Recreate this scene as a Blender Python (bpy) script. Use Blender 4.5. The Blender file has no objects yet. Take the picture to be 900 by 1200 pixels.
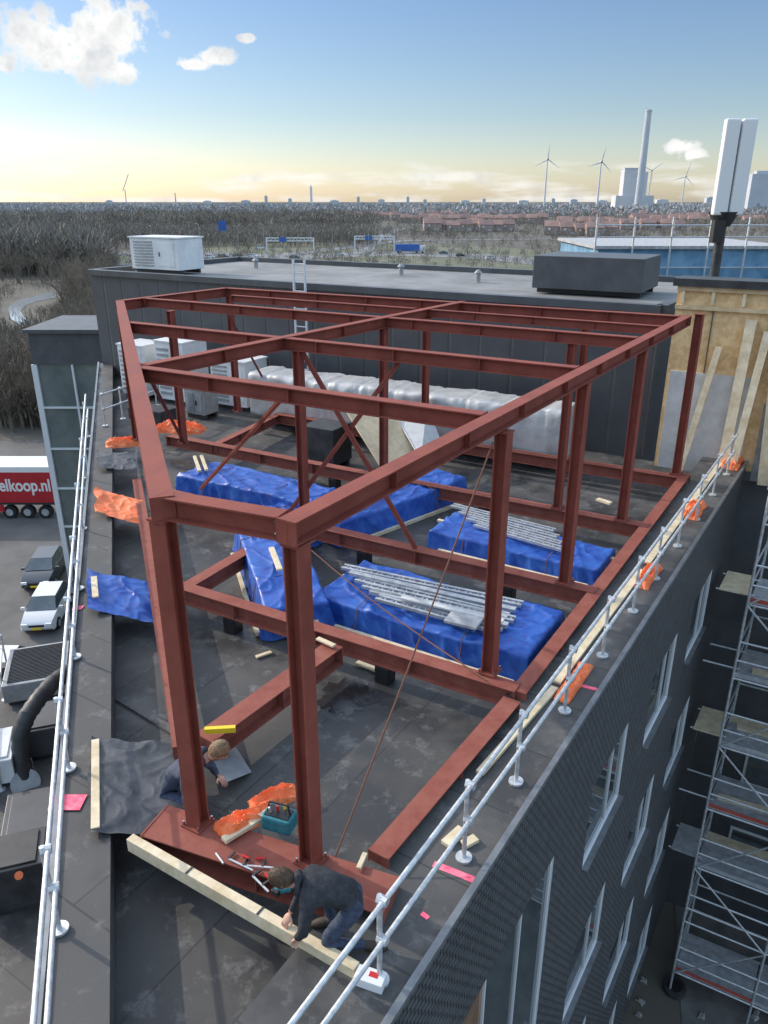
import bpy, math, random, bmesh
import numpy as np
from mathutils import Vector, Matrix, noise
random.seed(7); np.random.seed(7)
S=bpy.context.scene; C=S.collection
F=900.; PIT=math.radians(22.08); sp,cp=math.sin(PIT),math.cos(PIT); HC=21.5
TOP=19.13; BEAM=15.44; PAR=15.3; ROOF=14.85; BLK=18.85
def ray(px,py):
    cx=(px-450)/F; cy=(600-py)/F
    return Vector((cx,cp+sp*cy,-sp+cp*cy))
def P(px,py,z):
    r=ray(px,py); t=(z-HC)/r.z
    return Vector((r.x*t,r.y*t,z))
def VY(px,py,Y):
    r=ray(px,py); t=Y/r.y
    return Vector((r.x*t,Y,HC+r.z*t))
def pix(p):
    z=p[2]-HC; d=p[1]*cp-z*sp
    return (450+F*p[0]/d, 600-F*(z*cp+p[1]*sp)/d, d)
U=Vector((math.cos(math.radians(57.5)),math.sin(math.radians(57.5)),0))
W=Vector((math.cos(math.radians(150.5)),math.sin(math.radians(150.5)),0))
UP=Vector((0,0,1))
# ---------------------------------------------------------------- materials
M={}
def mat(name,c1,c2=None,scale=3.,rough=.7,metal=0.,bump=0.,bscale=20.,rough2=None,lo=.38,hi=.62,stretch=(1,1,1),spec=.5,bdist=.02):
    m=bpy.data.materials.new(name); m.use_nodes=True; nt=m.node_tree; b=nt.nodes['Principled BSDF']
    b.inputs['Roughness'].default_value=rough; b.inputs['Metallic'].default_value=metal
    b.inputs['Specular IOR Level'].default_value=spec
    b.inputs['Base Color'].default_value=(*c1,1)
    tc=nt.nodes.new('ShaderNodeTexCoord'); mp=nt.nodes.new('ShaderNodeMapping'); mp.inputs['Scale'].default_value=stretch
    nt.links.new(tc.outputs['Object'],mp.inputs['Vector'])
    if c2 is not None:
        n=nt.nodes.new('ShaderNodeTexNoise'); n.inputs['Scale'].default_value=scale; n.inputs['Detail'].default_value=7; n.inputs['Roughness'].default_value=.65
        nt.links.new(mp.outputs[0],n.inputs['Vector'])
        r=nt.nodes.new('ShaderNodeValToRGB'); r.color_ramp.elements[0].position=lo; r.color_ramp.elements[1].position=hi
        r.color_ramp.elements[0].color=(*c1,1); r.color_ramp.elements[1].color=(*c2,1)
        nt.links.new(n.outputs['Fac'],r.inputs['Fac']); nt.links.new(r.outputs['Color'],b.inputs['Base Color'])
        if rough2 is not None:
            mr=nt.nodes.new('ShaderNodeMapRange'); mr.inputs[1].default_value=lo; mr.inputs[2].default_value=hi; mr.inputs[3].default_value=rough; mr.inputs[4].default_value=rough2
            nt.links.new(n.outputs['Fac'],mr.inputs[0]); nt.links.new(mr.outputs[0],b.inputs['Roughness'])
    if bump>0:
        n2=nt.nodes.new('ShaderNodeTexNoise'); n2.inputs['Scale'].default_value=bscale; n2.inputs['Detail'].default_value=4
        nt.links.new(mp.outputs[0],n2.inputs['Vector'])
        bp=nt.nodes.new('ShaderNodeBump'); bp.inputs['Strength'].default_value=bump; bp.inputs['Distance'].default_value=bdist
        nt.links.new(n2.outputs['Fac'],bp.inputs['Height']); nt.links.new(bp.outputs[0],b.inputs['Normal'])
    M[name]=m; return m
mat('primer',(.215,.052,.035),(.275,.074,.051),2.5,.66,0,.10,60,rough2=.8,spec=.3)
mat('primer_dusty',(.235,.063,.044),(.315,.112,.082),4,.75,0,.12,50,rough2=.9,spec=.3,lo=.35,hi=.72)
mat('bolt',(.35,.34,.33),None,rough=.35,metal=.9)
mat('galv',(.50,.52,.53),(.70,.72,.73),14,.42,.6,rough2=.6)
mat('alu',(.42,.43,.44),(.60,.61,.62),8,.45,.5)
mat('timber',(.52,.37,.20),(.68,.52,.32),3,.75,0,.15,30)
mat('timber_pale',(.60,.48,.30),(.78,.67,.48),4,.75,0,.12,30,stretch=(1,1,1))
mat('ply',(.56,.43,.26),(.72,.58,.38),3,.7,0,.1,30)
mat('osb',(.60,.38,.17),(.78,.56,.30),5,.8,0,.15,40)
mat('blue_tarp',(.014,.06,.33),(.03,.13,.48),4,.36,0,.12,8,rough2=.5,bdist=.02)
mat('orange_tarp',(.88,.16,.035),(1.0,.27,.10),6,.5,0,.2,18,bdist=.02)
mat('black_tarp',(.040,.043,.048),(.085,.09,.10),3,.45,0,.3,10,rough2=.6,bdist=.02)
mat('pink',(.9,.08,.18),(1.0,.25,.32),8,.7)
mat('coping',(.18,.19,.20),(.26,.27,.28),4,.4,.5)
mat('clad',(.068,.070,.076),(.092,.096,.102),1.2,.5,.1)
mat('block_felt',(.17,.168,.162),(.26,.256,.25),.6,.8,0,.15,10)
mat('white_metal',(.62,.64,.65),(.76,.77,.77),1.5,.5,.0)
mat('grey_metal',(.26,.27,.28),(.38,.39,.40),2,.5,.2)
mat('dark_metal',(.035,.036,.038),(.065,.065,.067),3,.45,.2,rough2=.6)
mat('black_plastic',(.018,.018,.019),None,rough=.4)
mat('concrete',(.26,.25,.24),(.40,.39,.37),2,.85,0,.2,15)
mat('panel_white',(.50,.50,.49),(.62,.62,.61),3,.8)
mat('asphalt',(.09,.088,.085),(.135,.132,.128),.35,.85,0,.1,20)
mat('court',(.10,.098,.09),(.18,.172,.155),.9,.8,0,.2,8)
mat('glass',(.10,.12,.13),(.15,.17,.18),1.,.03,0.5,spec=1.)
mat('glass_warm',(.26,.13,.07),(.40,.23,.13),1.3,.06,0.2,spec=1.)
mat('glass_tower',(.12,.16,.16),(.22,.26,.25),.4,.05,.4,spec=1.)
mat('white_frame',(.66,.68,.69),None,rough=.45)
mat('white_paint',(.78,.78,.77),None,rough=.6)
mat('red_paint',(.42,.014,.022),(.48,.02,.03),1,.4)
mat('car_black',(.014,.015,.018),None,rough=.18,spec=.8)
mat('car_grey',(.09,.10,.11),None,rough=.2,metal=.4)
mat('car_white',(.72,.74,.76),None,rough=.25)
mat('car_blue',(.04,.13,.42),None,rough=.3)
mat('rubber',(.018,.018,.018),None,rough=.85)
mat('headlamp',(.75,.78,.8),None,rough=.1)
mat('jacket',(.018,.020,.025),(.038,.042,.05),12,.85,0,.4,30)
mat('jacket_blue',(.032,.043,.072),(.06,.075,.11),12,.85,0,.4,30)
mat('jeans',(.03,.045,.08),(.06,.08,.13),20,.85,0,.3,60)
mat('skin',(.50,.27,.19),(.58,.33,.24),9,.55)
mat('hair',(.045,.024,.012),(.11,.062,.033),40,.6,0,.8,60,stretch=(1,1,.3))
mat('hair_light',(.16,.09,.045),(.28,.18,.10),40,.6,0,.8,60,stretch=(1,1,.3))
mat('shoe',(.05,.035,.025),None,rough=.7)
mat('eye',(.02,.015,.012),None,rough=.2)
mat('teal',(.012,.15,.18),(.025,.20,.24),10,.5,0,.2,30)
mat('yellow',(.85,.60,.03),None,rough=.4)
mat('red_tool',(.60,.02,.02),None,rough=.35)
mat('rope',(.18,.08,.05),None,rough=.9)
mat('water',(.42,.45,.47),None,rough=.05,spec=1.)
mat('puddle',(.030,.030,.031),(.045,.045,.046),3,.10,0,0,spec=.8,rough2=.35)
mat('bark',(.10,.088,.072),(.15,.135,.11),2,.95)
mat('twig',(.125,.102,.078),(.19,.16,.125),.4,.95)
mat('twig_far_hazed',(.165,.148,.125),(.235,.215,.185),.02,1.)  # distant twigs paled: aerial haze is put into the base colour
mat('twig_haze',(.31,.32,.33),(.38,.39,.40),.006,1.)  # farthest trees: bluish haze painted into the base colour
mat('brick_far_hazed',(.30,.24,.21),(.38,.30,.27),.3,.9)
mat('roof_far_hazed',(.32,.20,.165),(.39,.25,.21),.2,.9)  # brick and tile of far houses muted, with haze in the colour
mat('haze_block',(.54,.56,.58),(.62,.64,.66),.02,1.)  # skyline colours stand for buildings seen through haze, painted in
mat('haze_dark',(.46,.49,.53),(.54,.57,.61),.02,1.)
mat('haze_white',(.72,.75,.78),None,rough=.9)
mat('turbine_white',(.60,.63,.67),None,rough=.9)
mat('blue_wrap',(.10,.25,.40),(.20,.38,.54),1.5,.5,0,.3,5)
mat('steel_deck',(.36,.37,.38),(.52,.53,.54),5,.55,.2)
mat('toe_red',(.42,.06,.045),(.5,.10,.07),3,.6)
mat('fleece',(.30,.30,.31),(.48,.48,.48),6,.8)
def felt(name,ca,cb,rot,rowh,stain):
    m=mat(name,ca,cb,.9,.42,0,.15,60,rough2=.85,lo=.40,hi=.60,bdist=.008); nt=m.node_tree; b=nt.nodes['Principled BSDF']
    tc=nt.nodes.new('ShaderNodeTexCoord'); mp=nt.nodes.new('ShaderNodeMapping'); mp.inputs['Rotation'].default_value=(0,0,math.radians(rot))
    nt.links.new(tc.outputs['Object'],mp.inputs['Vector'])
    w=nt.nodes.new('ShaderNodeTexBrick'); w.inputs['Scale'].default_value=1; w.inputs['Brick Width'].default_value=7.; w.inputs['Row Height'].default_value=rowh; w.inputs['Mortar Size'].default_value=.012
    w.inputs['Color1'].default_value=(1,1,1,1); w.inputs['Color2'].default_value=(.82,.82,.82,1); w.inputs['Mortar'].default_value=(.5,.5,.5,1)
    nt.links.new(mp.outputs[0],w.inputs['Vector'])
    old=b.inputs['Base Color'].links[0].from_socket
    mx=nt.nodes.new('ShaderNodeMix'); mx.data_type='RGBA'; mx.blend_type='MULTIPLY'; mx.inputs['Factor'].default_value=1
    nt.links.new(old,mx.inputs['A']); nt.links.new(w.outputs['Color'],mx.inputs['B']); 
    n=nt.nodes.new('ShaderNodeTexNoise'); n.inputs['Scale'].default_value=2.7; n.inputs['Detail'].default_value=9; n.inputs['Roughness'].default_value=.75
    nt.links.new(tc.outputs['Object'],n.inputs['Vector'])
    r=nt.nodes.new('ShaderNodeValToRGB'); r.color_ramp.elements[0].position=.54; r.color_ramp.elements[1].position=.75
    nt.links.new(n.outputs['Fac'],r.inputs['Fac'])
    m2=nt.nodes.new('ShaderNodeMix'); m2.data_type='RGBA'; m2.inputs['B'].default_value=(stain,stain*.98,stain*.94,1)
    nt.links.new(r.outputs['Color'],m2.inputs['Factor']); nt.links.new(mx.outputs['Result'],m2.inputs['A']); nt.links.new(m2.outputs['Result'],b.inputs['Base Color'])
felt('roof_felt',(.046,.045,.044),(.092,.090,.087),-57.5,1.0,.21)
felt('parapet_felt',(.056,.055,.054),(.105,.103,.10),32.5,1.1,.19)
def brick_mat():
    m=bpy.data.materials.new('black_shingle'); m.use_nodes=True; nt=m.node_tree; b=nt.nodes['Principled BSDF']
    tc=nt.nodes.new('ShaderNodeTexCoord'); sx=nt.nodes.new('ShaderNodeSeparateXYZ'); nt.links.new(tc.outputs['Object'],sx.inputs[0])
    d=nt.nodes.new('ShaderNodeVectorMath'); d.operation='DOT_PRODUCT'; d.inputs[1].default_value=(U.x,U.y,0); nt.links.new(tc.outputs['Object'],d.inputs[0])
    cb=nt.nodes.new('ShaderNodeCombineXYZ'); nt.links.new(d.outputs['Value'],cb.inputs[0]); nt.links.new(sx.outputs[2],cb.inputs[1])
    w=nt.nodes.new('ShaderNodeTexBrick'); w.offset=.5; w.inputs['Scale'].default_value=1; w.inputs['Brick Width'].default_value=.13; w.inputs['Row Height'].default_value=.085; w.inputs['Mortar Size'].default_value=.013; w.inputs['Mortar Smooth'].default_value=.8
    w.inputs['Color1'].default_value=(.080,.081,.085,1); w.inputs['Color2'].default_value=(.115,.116,.120,1); w.inputs['Mortar'].default_value=(.014,.014,.015,1)
    nt.links.new(cb.outputs[0],w.inputs['Vector']); nt.links.new(w.outputs['Color'],b.inputs['Base Color'])
    b.inputs['Roughness'].default_value=.55
    bp=nt.nodes.new('ShaderNodeBump'); bp.inputs['Strength'].default_value=.9; bp.inputs['Distance'].default_value=.02; bp.invert=True
    nt.links.new(w.outputs['Fac'],bp.inputs['Height']); nt.links.new(bp.outputs[0],b.inputs['Normal']); M['black_shingle']=m
brick_mat()
def clad_mat():
    m=mat('rib_clad',(.068,.072,.080),(.088,.093,.102),.7,.45,.1); nt=m.node_tree; b=nt.nodes['Principled BSDF']
    tc=nt.nodes.new('ShaderNodeTexCoord'); d=nt.nodes.new('ShaderNodeVectorMath'); d.operation='DOT_PRODUCT'; d.inputs[1].default_value=(W.x,W.y,0); nt.links.new(tc.outputs['Object'],d.inputs[0])
    mm=nt.nodes.new('ShaderNodeMath'); mm.operation='PINGPONG'; mm.inputs[1].default_value=.5; nt.links.new(d.outputs['Value'],mm.inputs[0])
    r=nt.nodes.new('ShaderNodeValToRGB'); r.color_ramp.elements[0].position=0; r.color_ramp.elements[1].position=.06; nt.links.new(mm.outputs[0],r.inputs['Fac'])
    bp=nt.nodes.new('ShaderNodeBump'); bp.inputs['Strength'].default_value=1; bp.inputs['Distance'].default_value=.03
    nt.links.new(r.outputs['Color'],bp.inputs['Height']); nt.links.new(bp.outputs[0],b.inputs['Normal'])
clad_mat()
mat('duct_foil',(.46,.46,.455),(.60,.60,.585),2,.42,.2,.5,2.2,bdist=.08)
mat('ground_far',(.10,.09,.07),(.15,.14,.115),.008,1.,0)
mat('road_far',(.19,.19,.19),(.23,.23,.23),.02,.8)
mat('verge',(.12,.13,.075),(.17,.17,.115),.03,1.)
# ---------------------------------------------------------------- mesh builder
OFF={}
class MB:
    def __init__(s): s.v=[]; s.f=[]
    def add(s,vs,fs):
        n=len(s.v); s.v+= [tuple(v) for v in vs]; s.f+=[tuple(i+n for i in f) for f in fs]; return s
    def obox(s,c,ax,ay,az):
        c=Vector(c); vs=[c+ax*i+ay*j+az*k for k in(-1,1) for j in(-1,1) for i in(-1,1)]
        return s.add(vs,[(0,2,3,1),(4,5,7,6),(0,1,5,4),(2,6,7,3),(0,4,6,2),(1,3,7,5)])
    def box(s,c,size,rz=0):
        a=Vector((math.cos(rz),math.sin(rz),0)); b=Vector((-math.sin(rz),math.cos(rz),0))
        return s.obox(c,a*size[0]/2,b*size[1]/2,UP*size[2]/2)
    def bar(s,p0,p1,w,h,up=UP):
        p0=Vector(p0);p1=Vector(p1); d=(p1-p0); L=d.length; d.normalize(); sd=d.cross(up)
        if sd.length<1e-4: sd=d.cross(Vector((1,0,0)))
        sd.normalize(); u=sd.cross(d)
        return s.obox((p0+p1)/2,d*L/2,sd*w/2,u*h/2)
    def tube(s,p0,p1,r,n=8,r2=None,cap=True):
        p0=Vector(p0);p1=Vector(p1); d=(p1-p0).normalized(); a=d.orthogonal().normalized(); b=d.cross(a); r2=r if r2 is None else r2
        vs=[p0+(a*math.cos(t)+b*math.sin(t))*r for t in [2*math.pi*i/n for i in range(n)]]+[p1+(a*math.cos(t)+b*math.sin(t))*r2 for t in [2*math.pi*i/n for i in range(n)]]
        fs=[(i,(i+1)%n,n+(i+1)%n,n+i) for i in range(n)]
        if cap: fs+=[tuple(range(n))[::-1],tuple(range(n,2*n))]
        return s.add(vs,fs)
    def path(s,pts,r,n=8,radii=None):
        pts=[Vector(p) for p in pts]; vs=[];fs=[]; a=None
        for i,p in enumerate(pts):
            d=(pts[min(i+1,len(pts)-1)]-pts[max(i-1,0)]).normalized()
            a=(d.orthogonal() if a is None else (a-d*a.dot(d))).normalized(); b=d.cross(a); rr=radii[i] if radii else r
            vs+=[p+(a*math.cos(2*math.pi*k/n)+b*math.sin(2*math.pi*k/n))*rr for k in range(n)]
        for i in range(len(pts)-1):
            fs+=[(i*n+k,i*n+(k+1)%n,(i+1)*n+(k+1)%n,(i+1)*n+k) for k in range(n)]
        fs+=[tuple(range(n))[::-1],tuple(range((len(pts)-1)*n,len(pts)*n))]
        return s.add(vs,fs)
    def quad(s,a,b,c,d): return s.add([a,b,c,d],[(0,1,2,3)])
    def prism(s,poly,z0,z1,top=True,bot=True):
        n=len(poly); vs=[(p[0],p[1],z0) for p in poly]+[(p[0],p[1],z1) for p in poly]
        fs=[(i,(i+1)%n,n+(i+1)%n,n+i) for i in range(n)]
        if top: fs.append(tuple(range(n,2*n)))
        if bot: fs.append(tuple(range(n))[::-1])
        return s.add(vs,fs)
    def ell(s,c,ax,ay,az,nu=14,nv=9):
        c=Vector(c); vs=[];fs=[]
        for j in range(nv+1):
            th=math.pi*j/nv
            for i in range(nu):
                ph=2*math.pi*i/nu; vs.append(c+ax*math.sin(th)*math.cos(ph)+ay*math.sin(th)*math.sin(ph)+az*math.cos(th))
        for j in range(nv):
            for i in range(nu): fs.append((j*nu+i,(j+1)*nu+i,(j+1)*nu+(i+1)%nu,j*nu+(i+1)%nu))
        return s.add(vs,fs)
    def ibeam(s,p0,p1,h,w,tf,tw,side=None):
        p0=Vector(p0);p1=Vector(p1); d=(p1-p0).normalized()
        if side is None: side=d.cross(UP).normalized()
        u=side.cross(d).normalized(); H=h/2;Wd=w/2;T=tw/2
        pr=[(-Wd,-H),(Wd,-H),(Wd,-H+tf),(T,-H+tf),(T,H-tf),(Wd,H-tf),(Wd,H),(-Wd,H),(-Wd,H-tf),(-T,H-tf),(-T,-H+tf),(-Wd,-H+tf)]
        vs=[p0+side*a+u*b for a,b in pr]+[p1+side*a+u*b for a,b in pr]; n=12
        fs=[(i,(i+1)%n,n+(i+1)%n,n+i) for i in range(n)]
        for o,rev in((0,True),(n,False)):
            for q in((0,1,2,11),(2,3,10,11),(3,4,9,10),(4,5,8,9),(5,6,7,8)):
                t=tuple(o+i for i in q); fs.append(t[::-1] if rev else t)
        return s.add(vs,fs)
    def build(s,name,m,parent=None,smooth=False,bevel=0):
        off=OFF.get(parent.name,Vector((0,0,0))) if parent else Vector((0,0,0))
        me=bpy.data.meshes.new(name); me.from_pydata([(v[0]-off.x,v[1]-off.y,v[2]-off.z) for v in s.v],[],s.f); me.update()
        if m: me.materials.append(M[m] if isinstance(m,str) else m)
        if smooth:
            me.polygons.foreach_set('use_smooth',[True]*len(me.polygons)); me.set_sharp_from_angle(angle=.7 if smooth is True else smooth)
        o=bpy.data.objects.new(name,me); C.objects.link(o)
        if parent: o.parent=parent; OFF[o.name]=off
        if bevel: 
            bv=o.modifiers.new('Bevel','BEVEL'); bv.width=bevel; bv.segments=2; bv.limit_method='ANGLE'
        return o
def tag(o,label=None,cat=None,group=None,kind=None):
    if label: o['label']=label
    if cat: o['category']=cat
    if group: o['group']=group
    if kind: o['kind']=kind
    return o
def thing(name,label,cat,loc=(0,0,0),group=None):
    o=bpy.data.objects.new(name,None); C.objects.link(o); o.location=loc; o.empty_display_size=.2; OFF[o.name]=Vector(loc)
    return tag(o,label,cat,group)
def dup(root,loc,rz=0,sc=1,label=None,group=None):
    r=root.copy(); C.objects.link(r); r.location=loc; r.rotation_euler=(0,0,rz); r.scale=(sc,sc,sc) if not isinstance(sc,tuple) else sc
    if label: r['label']=label
    if group: r['group']=group
    for ch in list(root.children):
        c=ch.copy(); C.objects.link(c); c.parent=r
        for g in list(ch.children):
            d=g.copy(); C.objects.link(d); d.parent=c
    return r
# ---------------------------------------------------------------- ground / far land
g=MB(); R_=9000
g.quad((-R_,-300,0),(R_,-300,0),(R_,R_*1.4,0),(-R_,R_*1.4,0)); tag(g.build('ground','ground_far'),kind='structure')
def sheet_px(name,pts,z,m,kind='structure'):
    mb=MB(); ps=[P(x,y,z) for x,y in pts]; mb.add(ps,[tuple(range(len(ps)))]); o=mb.build(name,m); o['kind']=kind; return o
st=MB(); st.add([(-60,-20,.02),(-3,-20,.02),(-12,60,.02),(-16,74,.02),(-60,68,.02)],[(0,1,2,3,4)]); tag(st.build('street','asphalt'),kind='structure')
ct=MB(); ct.add([(-2.,-20,.02),(60,-20,.02),(60,20,.02),(10,20,.02)],[(0,1,2,3)]); tag(ct.build('courtyard','court'),kind='structure')
cn=MB(); eL=[(66,341),(40,347),(20,352),(9,361),(13,374),(34,387),(60,396)]; eR=[(66,349),(44,353),(32,357),(24,364),(28,372),(42,380),(60,387)]
n=len(eL); cn.add([P(x,y,.06) for x,y in eL]+[P(x,y,.06) for x,y in eR],[(i,i+1,n+i+1,n+i) for i in range(n-1)]); tag(cn.build('canal','water'),kind='structure')
def incanal(x,y): 
    for i in range(n-1):
        for f in(0,.25,.5,.75):
            lx=eL[i][0]*(1-f)+eL[i+1][0]*f; ly=eL[i][1]*(1-f)+eL[i+1][1]*f; rx=eR[i][0]*(1-f)+eR[i+1][0]*f; ry=eR[i][1]*(1-f)+eR[i+1][1]*f
            mx_,my_=(lx+rx)/2,(ly+ry)/2
            if abs(x-mx_)<14 and -5<y-my_<18: return True
    return False
def strip_px(name,pts,w,z,m):
    c=[P(x,y,z) for x,y in pts]; mb=MB(); n=len(c); L=[];Rr=[]
    for i,p in enumerate(c):
        d=(c[min(i+1,n-1)]-c[max(0,i-1)]).normalized(); s=Vector((-d.y,d.x,0)); L.append(p+s*w/2); Rr.append(p-s*w/2)
    mb.add(L+Rr,[(i,i+1,n+i+1,n+i) for i in range(n-1)]); return tag(mb.build(name,m),kind='structure')
sheet_px('verge',[(130,315),(130,294),(330,284),(560,288),(720,300),(720,320)],.04,'verge')
strip_px('motorway',[(100,297),(230,297),(330,302),(450,297),(560,300),(700,312)],26,.10,'road_far')
strip_px('slip_road',[(100,310),(250,309),(380,293),(470,282),(640,280),(780,285)],11,.16,'road_far')
strip_px('road',[(420,298),(430,290),(440,280),(470,268)],9,.22,'road_far')
# ---------------------------------------------------------------- trees
def bare_tree(seed,h):
    rnd=random.Random(seed); t=MB(); c=MB()
    def br(p,d,L,r,dep):
        q=p+d*L; r2=r*.62
        (t if dep<2 else c).tube(p,q,r,6 if dep<2 else 3,r2,cap=False)
        if dep==5: return
        k=4 if dep in(0,1) else 3
        for i in range(k):
            ax=d.orthogonal().normalized(); ax.rotate(Matrix.Rotation(rnd.uniform(0,6.28),3,d)); 
            nd=(d+ax*rnd.uniform(.35,.8)+UP*.15).normalized(); st=p.lerp(q,rnd.uniform(.55,1)) if i else q
            br(st,nd,L*rnd.uniform(.6,.82),max(r2*rnd.uniform(.6,.9),.012),dep+1)
    br(Vector((0,0,-.1)),Vector((rnd.uniform(-.08,.08),rnd.uniform(-.08,.08),1)).normalized(),h*.27,h*.016,0)
    return t,c
protos=[]
for i in range(5):
    h=[13,12,14,11,12.5][i]; t,c=bare_tree(i+3,h)
    r=thing('bare_tree','leafless brown winter tree in the wood left of the building','tree',(0,0,0),'bare trees in the wood at left')
    t.build('trunk','bark',r); c.build('crown','twig',r); protos.append(r)
cnt=0; first=set(); tries=0
while cnt<130 and tries<4000:
    tries+=1
    x=random.uniform(-14,132); y=random.uniform(318,512)
    g0=P(x,y,0)
    if g0.y<74 : continue
    sc=random.uniform(.75,1.2)
    if 335<y<402 and x<75: continue
    if y>395 and x<80:
        top=pix(g0+Vector((0,0,13*sc)))
        if top[1]<392: 
            sc*=.62
            if pix(g0+Vector((0,0,13*sc)))[1]<380: continue
    k=cnt%5; rz=random.uniform(0,6.28)
    if k not in first:
        first.add(k); o=protos[k]; o.location=g0; o.rotation_euler=(0,0,rz); o.scale=(sc,sc,sc)
    else: dup(protos[k],g0,rz,sc)
    cnt+=1
for i in range(100):
    x=random.choice([random.uniform(90,480),random.uniform(480,890)]); y=random.uniform(258,300)
    g0=P(x,y,0); dup(protos[i%5],g0,random.uniform(0,6),random.uniform(.5,.95),'bare grey tree in the middle distance along the motorway','trees along the motorway')
def woods(name,pts,K,m,wd=.16):
    pts=np.array(pts); N=len(pts); 
    base=np.repeat(pts,K,axis=0); h=base[:,2]
    a=np.random.rand(N*K)*2*np.pi; rr=np.sqrt(np.random.rand(N*K))*.33*h; zz=(.25+.55*np.random.rand(N*K))*h*(1-.25*(rr/(.33*h))**2)
    p=np.stack([base[:,0]+rr*np.cos(a),base[:,1]+rr*np.sin(a),zz],1)
    d=np.stack([np.cos(a)*.5+np.random.randn(N*K)*.35,np.sin(a)*.5+np.random.randn(N*K)*.35,.7+np.random.rand(N*K)*.6],1); d/=np.linalg.norm(d,axis=1)[:,None]
    L=(.12+.2*np.random.rand(N*K))*h
    b=a+np.pi/2+np.random.randn(N*K)*.8; w=np.stack([np.cos(b),np.sin(b),np.random.randn(N*K)*.2],1)*(wd*(.6+.8*np.random.rand(N*K))*h/12)[:,None]
    v=np.stack([p-w,p+w,p+d*L[:,None]],1).reshape(-1,3)
    tw=pts[:,2]*.016; t0=np.stack([pts[:,0]-tw,pts[:,1],0*tw],1); t1=np.stack([pts[:,0]+tw,pts[:,1],0*tw],1); t2=np.stack([pts[:,0],pts[:,1],pts[:,2]*.8],1)
    v=np.concatenate([v,np.stack([t0,t1,t2],1).reshape(-1,3)]); nf=len(v)//3
    me=bpy.data.meshes.new(name); me.vertices.add(len(v)); me.vertices.foreach_set('co',v.ravel()); me.loops.add(nf*3); me.loops.foreach_set('vertex_index',np.arange(nf*3)); me.polygons.add(nf)
    me.polygons.foreach_set('loop_start',np.arange(0,nf*3,3)); me.polygons.foreach_set('loop_total',np.full(nf,3)); me.update(calc_edges=True); me.validate(); me.materials.append(M[m])
    o=bpy.data.objects.new(name,me); C.objects.link(o); o['kind']='stuff'; return o
pl=[]
for i in range(2900):
    x=random.uniform(-30,140); y=random.uniform(290,515)
    if incanal(x,y): continue
    g0=P(x,y,0)
    if g0.y<75: continue
    hh_=random.uniform(3,7)
    if 320<y<410 and x<80: hh_=random.uniform(1.8,3.6)
    pl.append((g0.x,g0.y,hh_))
tag(woods('undergrowth',pl,28,'twig',.14),'brown leafless undergrowth filling the wood left of the building','undergrowth')
pl=[]
for i in range(6400):
    x=random.uniform(-60,440) if i%3 else random.uniform(440,960); y=random.uniform(250,325); hm=1
    if x>120: 
        y=random.uniform(246,290) if x<440 else random.uniform(244,280)
        if y>270: hm=.6
    g0=P(x,y,0); pl.append((g0.x,g0.y,hm*(random.uniform(9,15) if x<440 else random.uniform(6,9.5))))
tag(woods('woodland',pl,34,'twig_far_hazed',.32),'brown leafless woodland reaching from the motorway towards the horizon','woodland')
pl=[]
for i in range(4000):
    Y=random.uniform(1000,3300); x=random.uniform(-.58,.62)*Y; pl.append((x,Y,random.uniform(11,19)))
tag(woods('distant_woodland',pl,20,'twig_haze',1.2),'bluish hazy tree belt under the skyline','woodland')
pl=[]
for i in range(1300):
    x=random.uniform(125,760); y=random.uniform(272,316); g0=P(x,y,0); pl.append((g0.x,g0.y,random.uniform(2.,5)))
tag(woods('roadside_bushes',pl,30,'twig_far_hazed',.3),'low brown bushes on the verges beside the motorway','bushes')
# ---------------------------------------------------------------- far buildings
def house():
    r=thing('terraced_house','small far brick house with a haze-paled red tiled roof','house',(0,0,0),'terraced houses beyond the motorway')
    MB().box((0,0,2.7),(11,8,5.4)).build('wall','brick_far_hazed',r)
    rf=MB(); rf.add([(-5.7,-4.4,5.3),(5.7,-4.4,5.3),(5.7,4.4,5.3),(-5.7,4.4,5.3),(-5.7,0,8.8),(5.7,0,8.8)],[(0,1,5,4),(2,3,4,5),(0,4,3),(1,2,5),(0,3,2,1)])
    ro=rf.build('roof','roof_far_hazed',r); MB().box((3,.3,8.9),(.8,.8,1.6)).build('chimney','brick_far_hazed',ro)
    MB().box((-2.5,-4.05,3.9),(1.6,.1,1.2)).build('window','white_frame',r); MB().box((2.5,-4.05,1.5),(2.6,.1,1.4)).build('window','white_frame',r)
    return r
hp=house(); k=0
for row,(x0,y0,x1,y1,nn) in enumerate([(470,262,640,262,15),(655,268,800,270,12),(560,253,760,255,16),(500,272,600,271,8),(790,258,895,262,8),(640,276,720,277,5),(470,255,560,254,8),(740,262,830,264,8),(380,258,470,258,7),(600,249,880,251,18),(420,250,600,249,12)]):
    for i in range(nn):
        f=(i+.5)/nn; g0=P(x0+(x1-x0)*f,y0+(y1-y0)*f+random.uniform(-.5,.5),0); rz=random.uniform(-.25,.25)
        if k==0: hp.location=g0
        else: dup(hp,g0,rz,random.uniform(.85,1.15))
        k+=1
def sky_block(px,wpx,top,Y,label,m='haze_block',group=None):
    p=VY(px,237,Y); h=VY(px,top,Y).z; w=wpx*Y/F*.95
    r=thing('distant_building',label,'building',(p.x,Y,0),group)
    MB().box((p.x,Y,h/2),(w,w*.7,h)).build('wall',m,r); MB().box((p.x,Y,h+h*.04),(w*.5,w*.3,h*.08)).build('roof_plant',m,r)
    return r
rnd_=random.Random(3)
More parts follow.
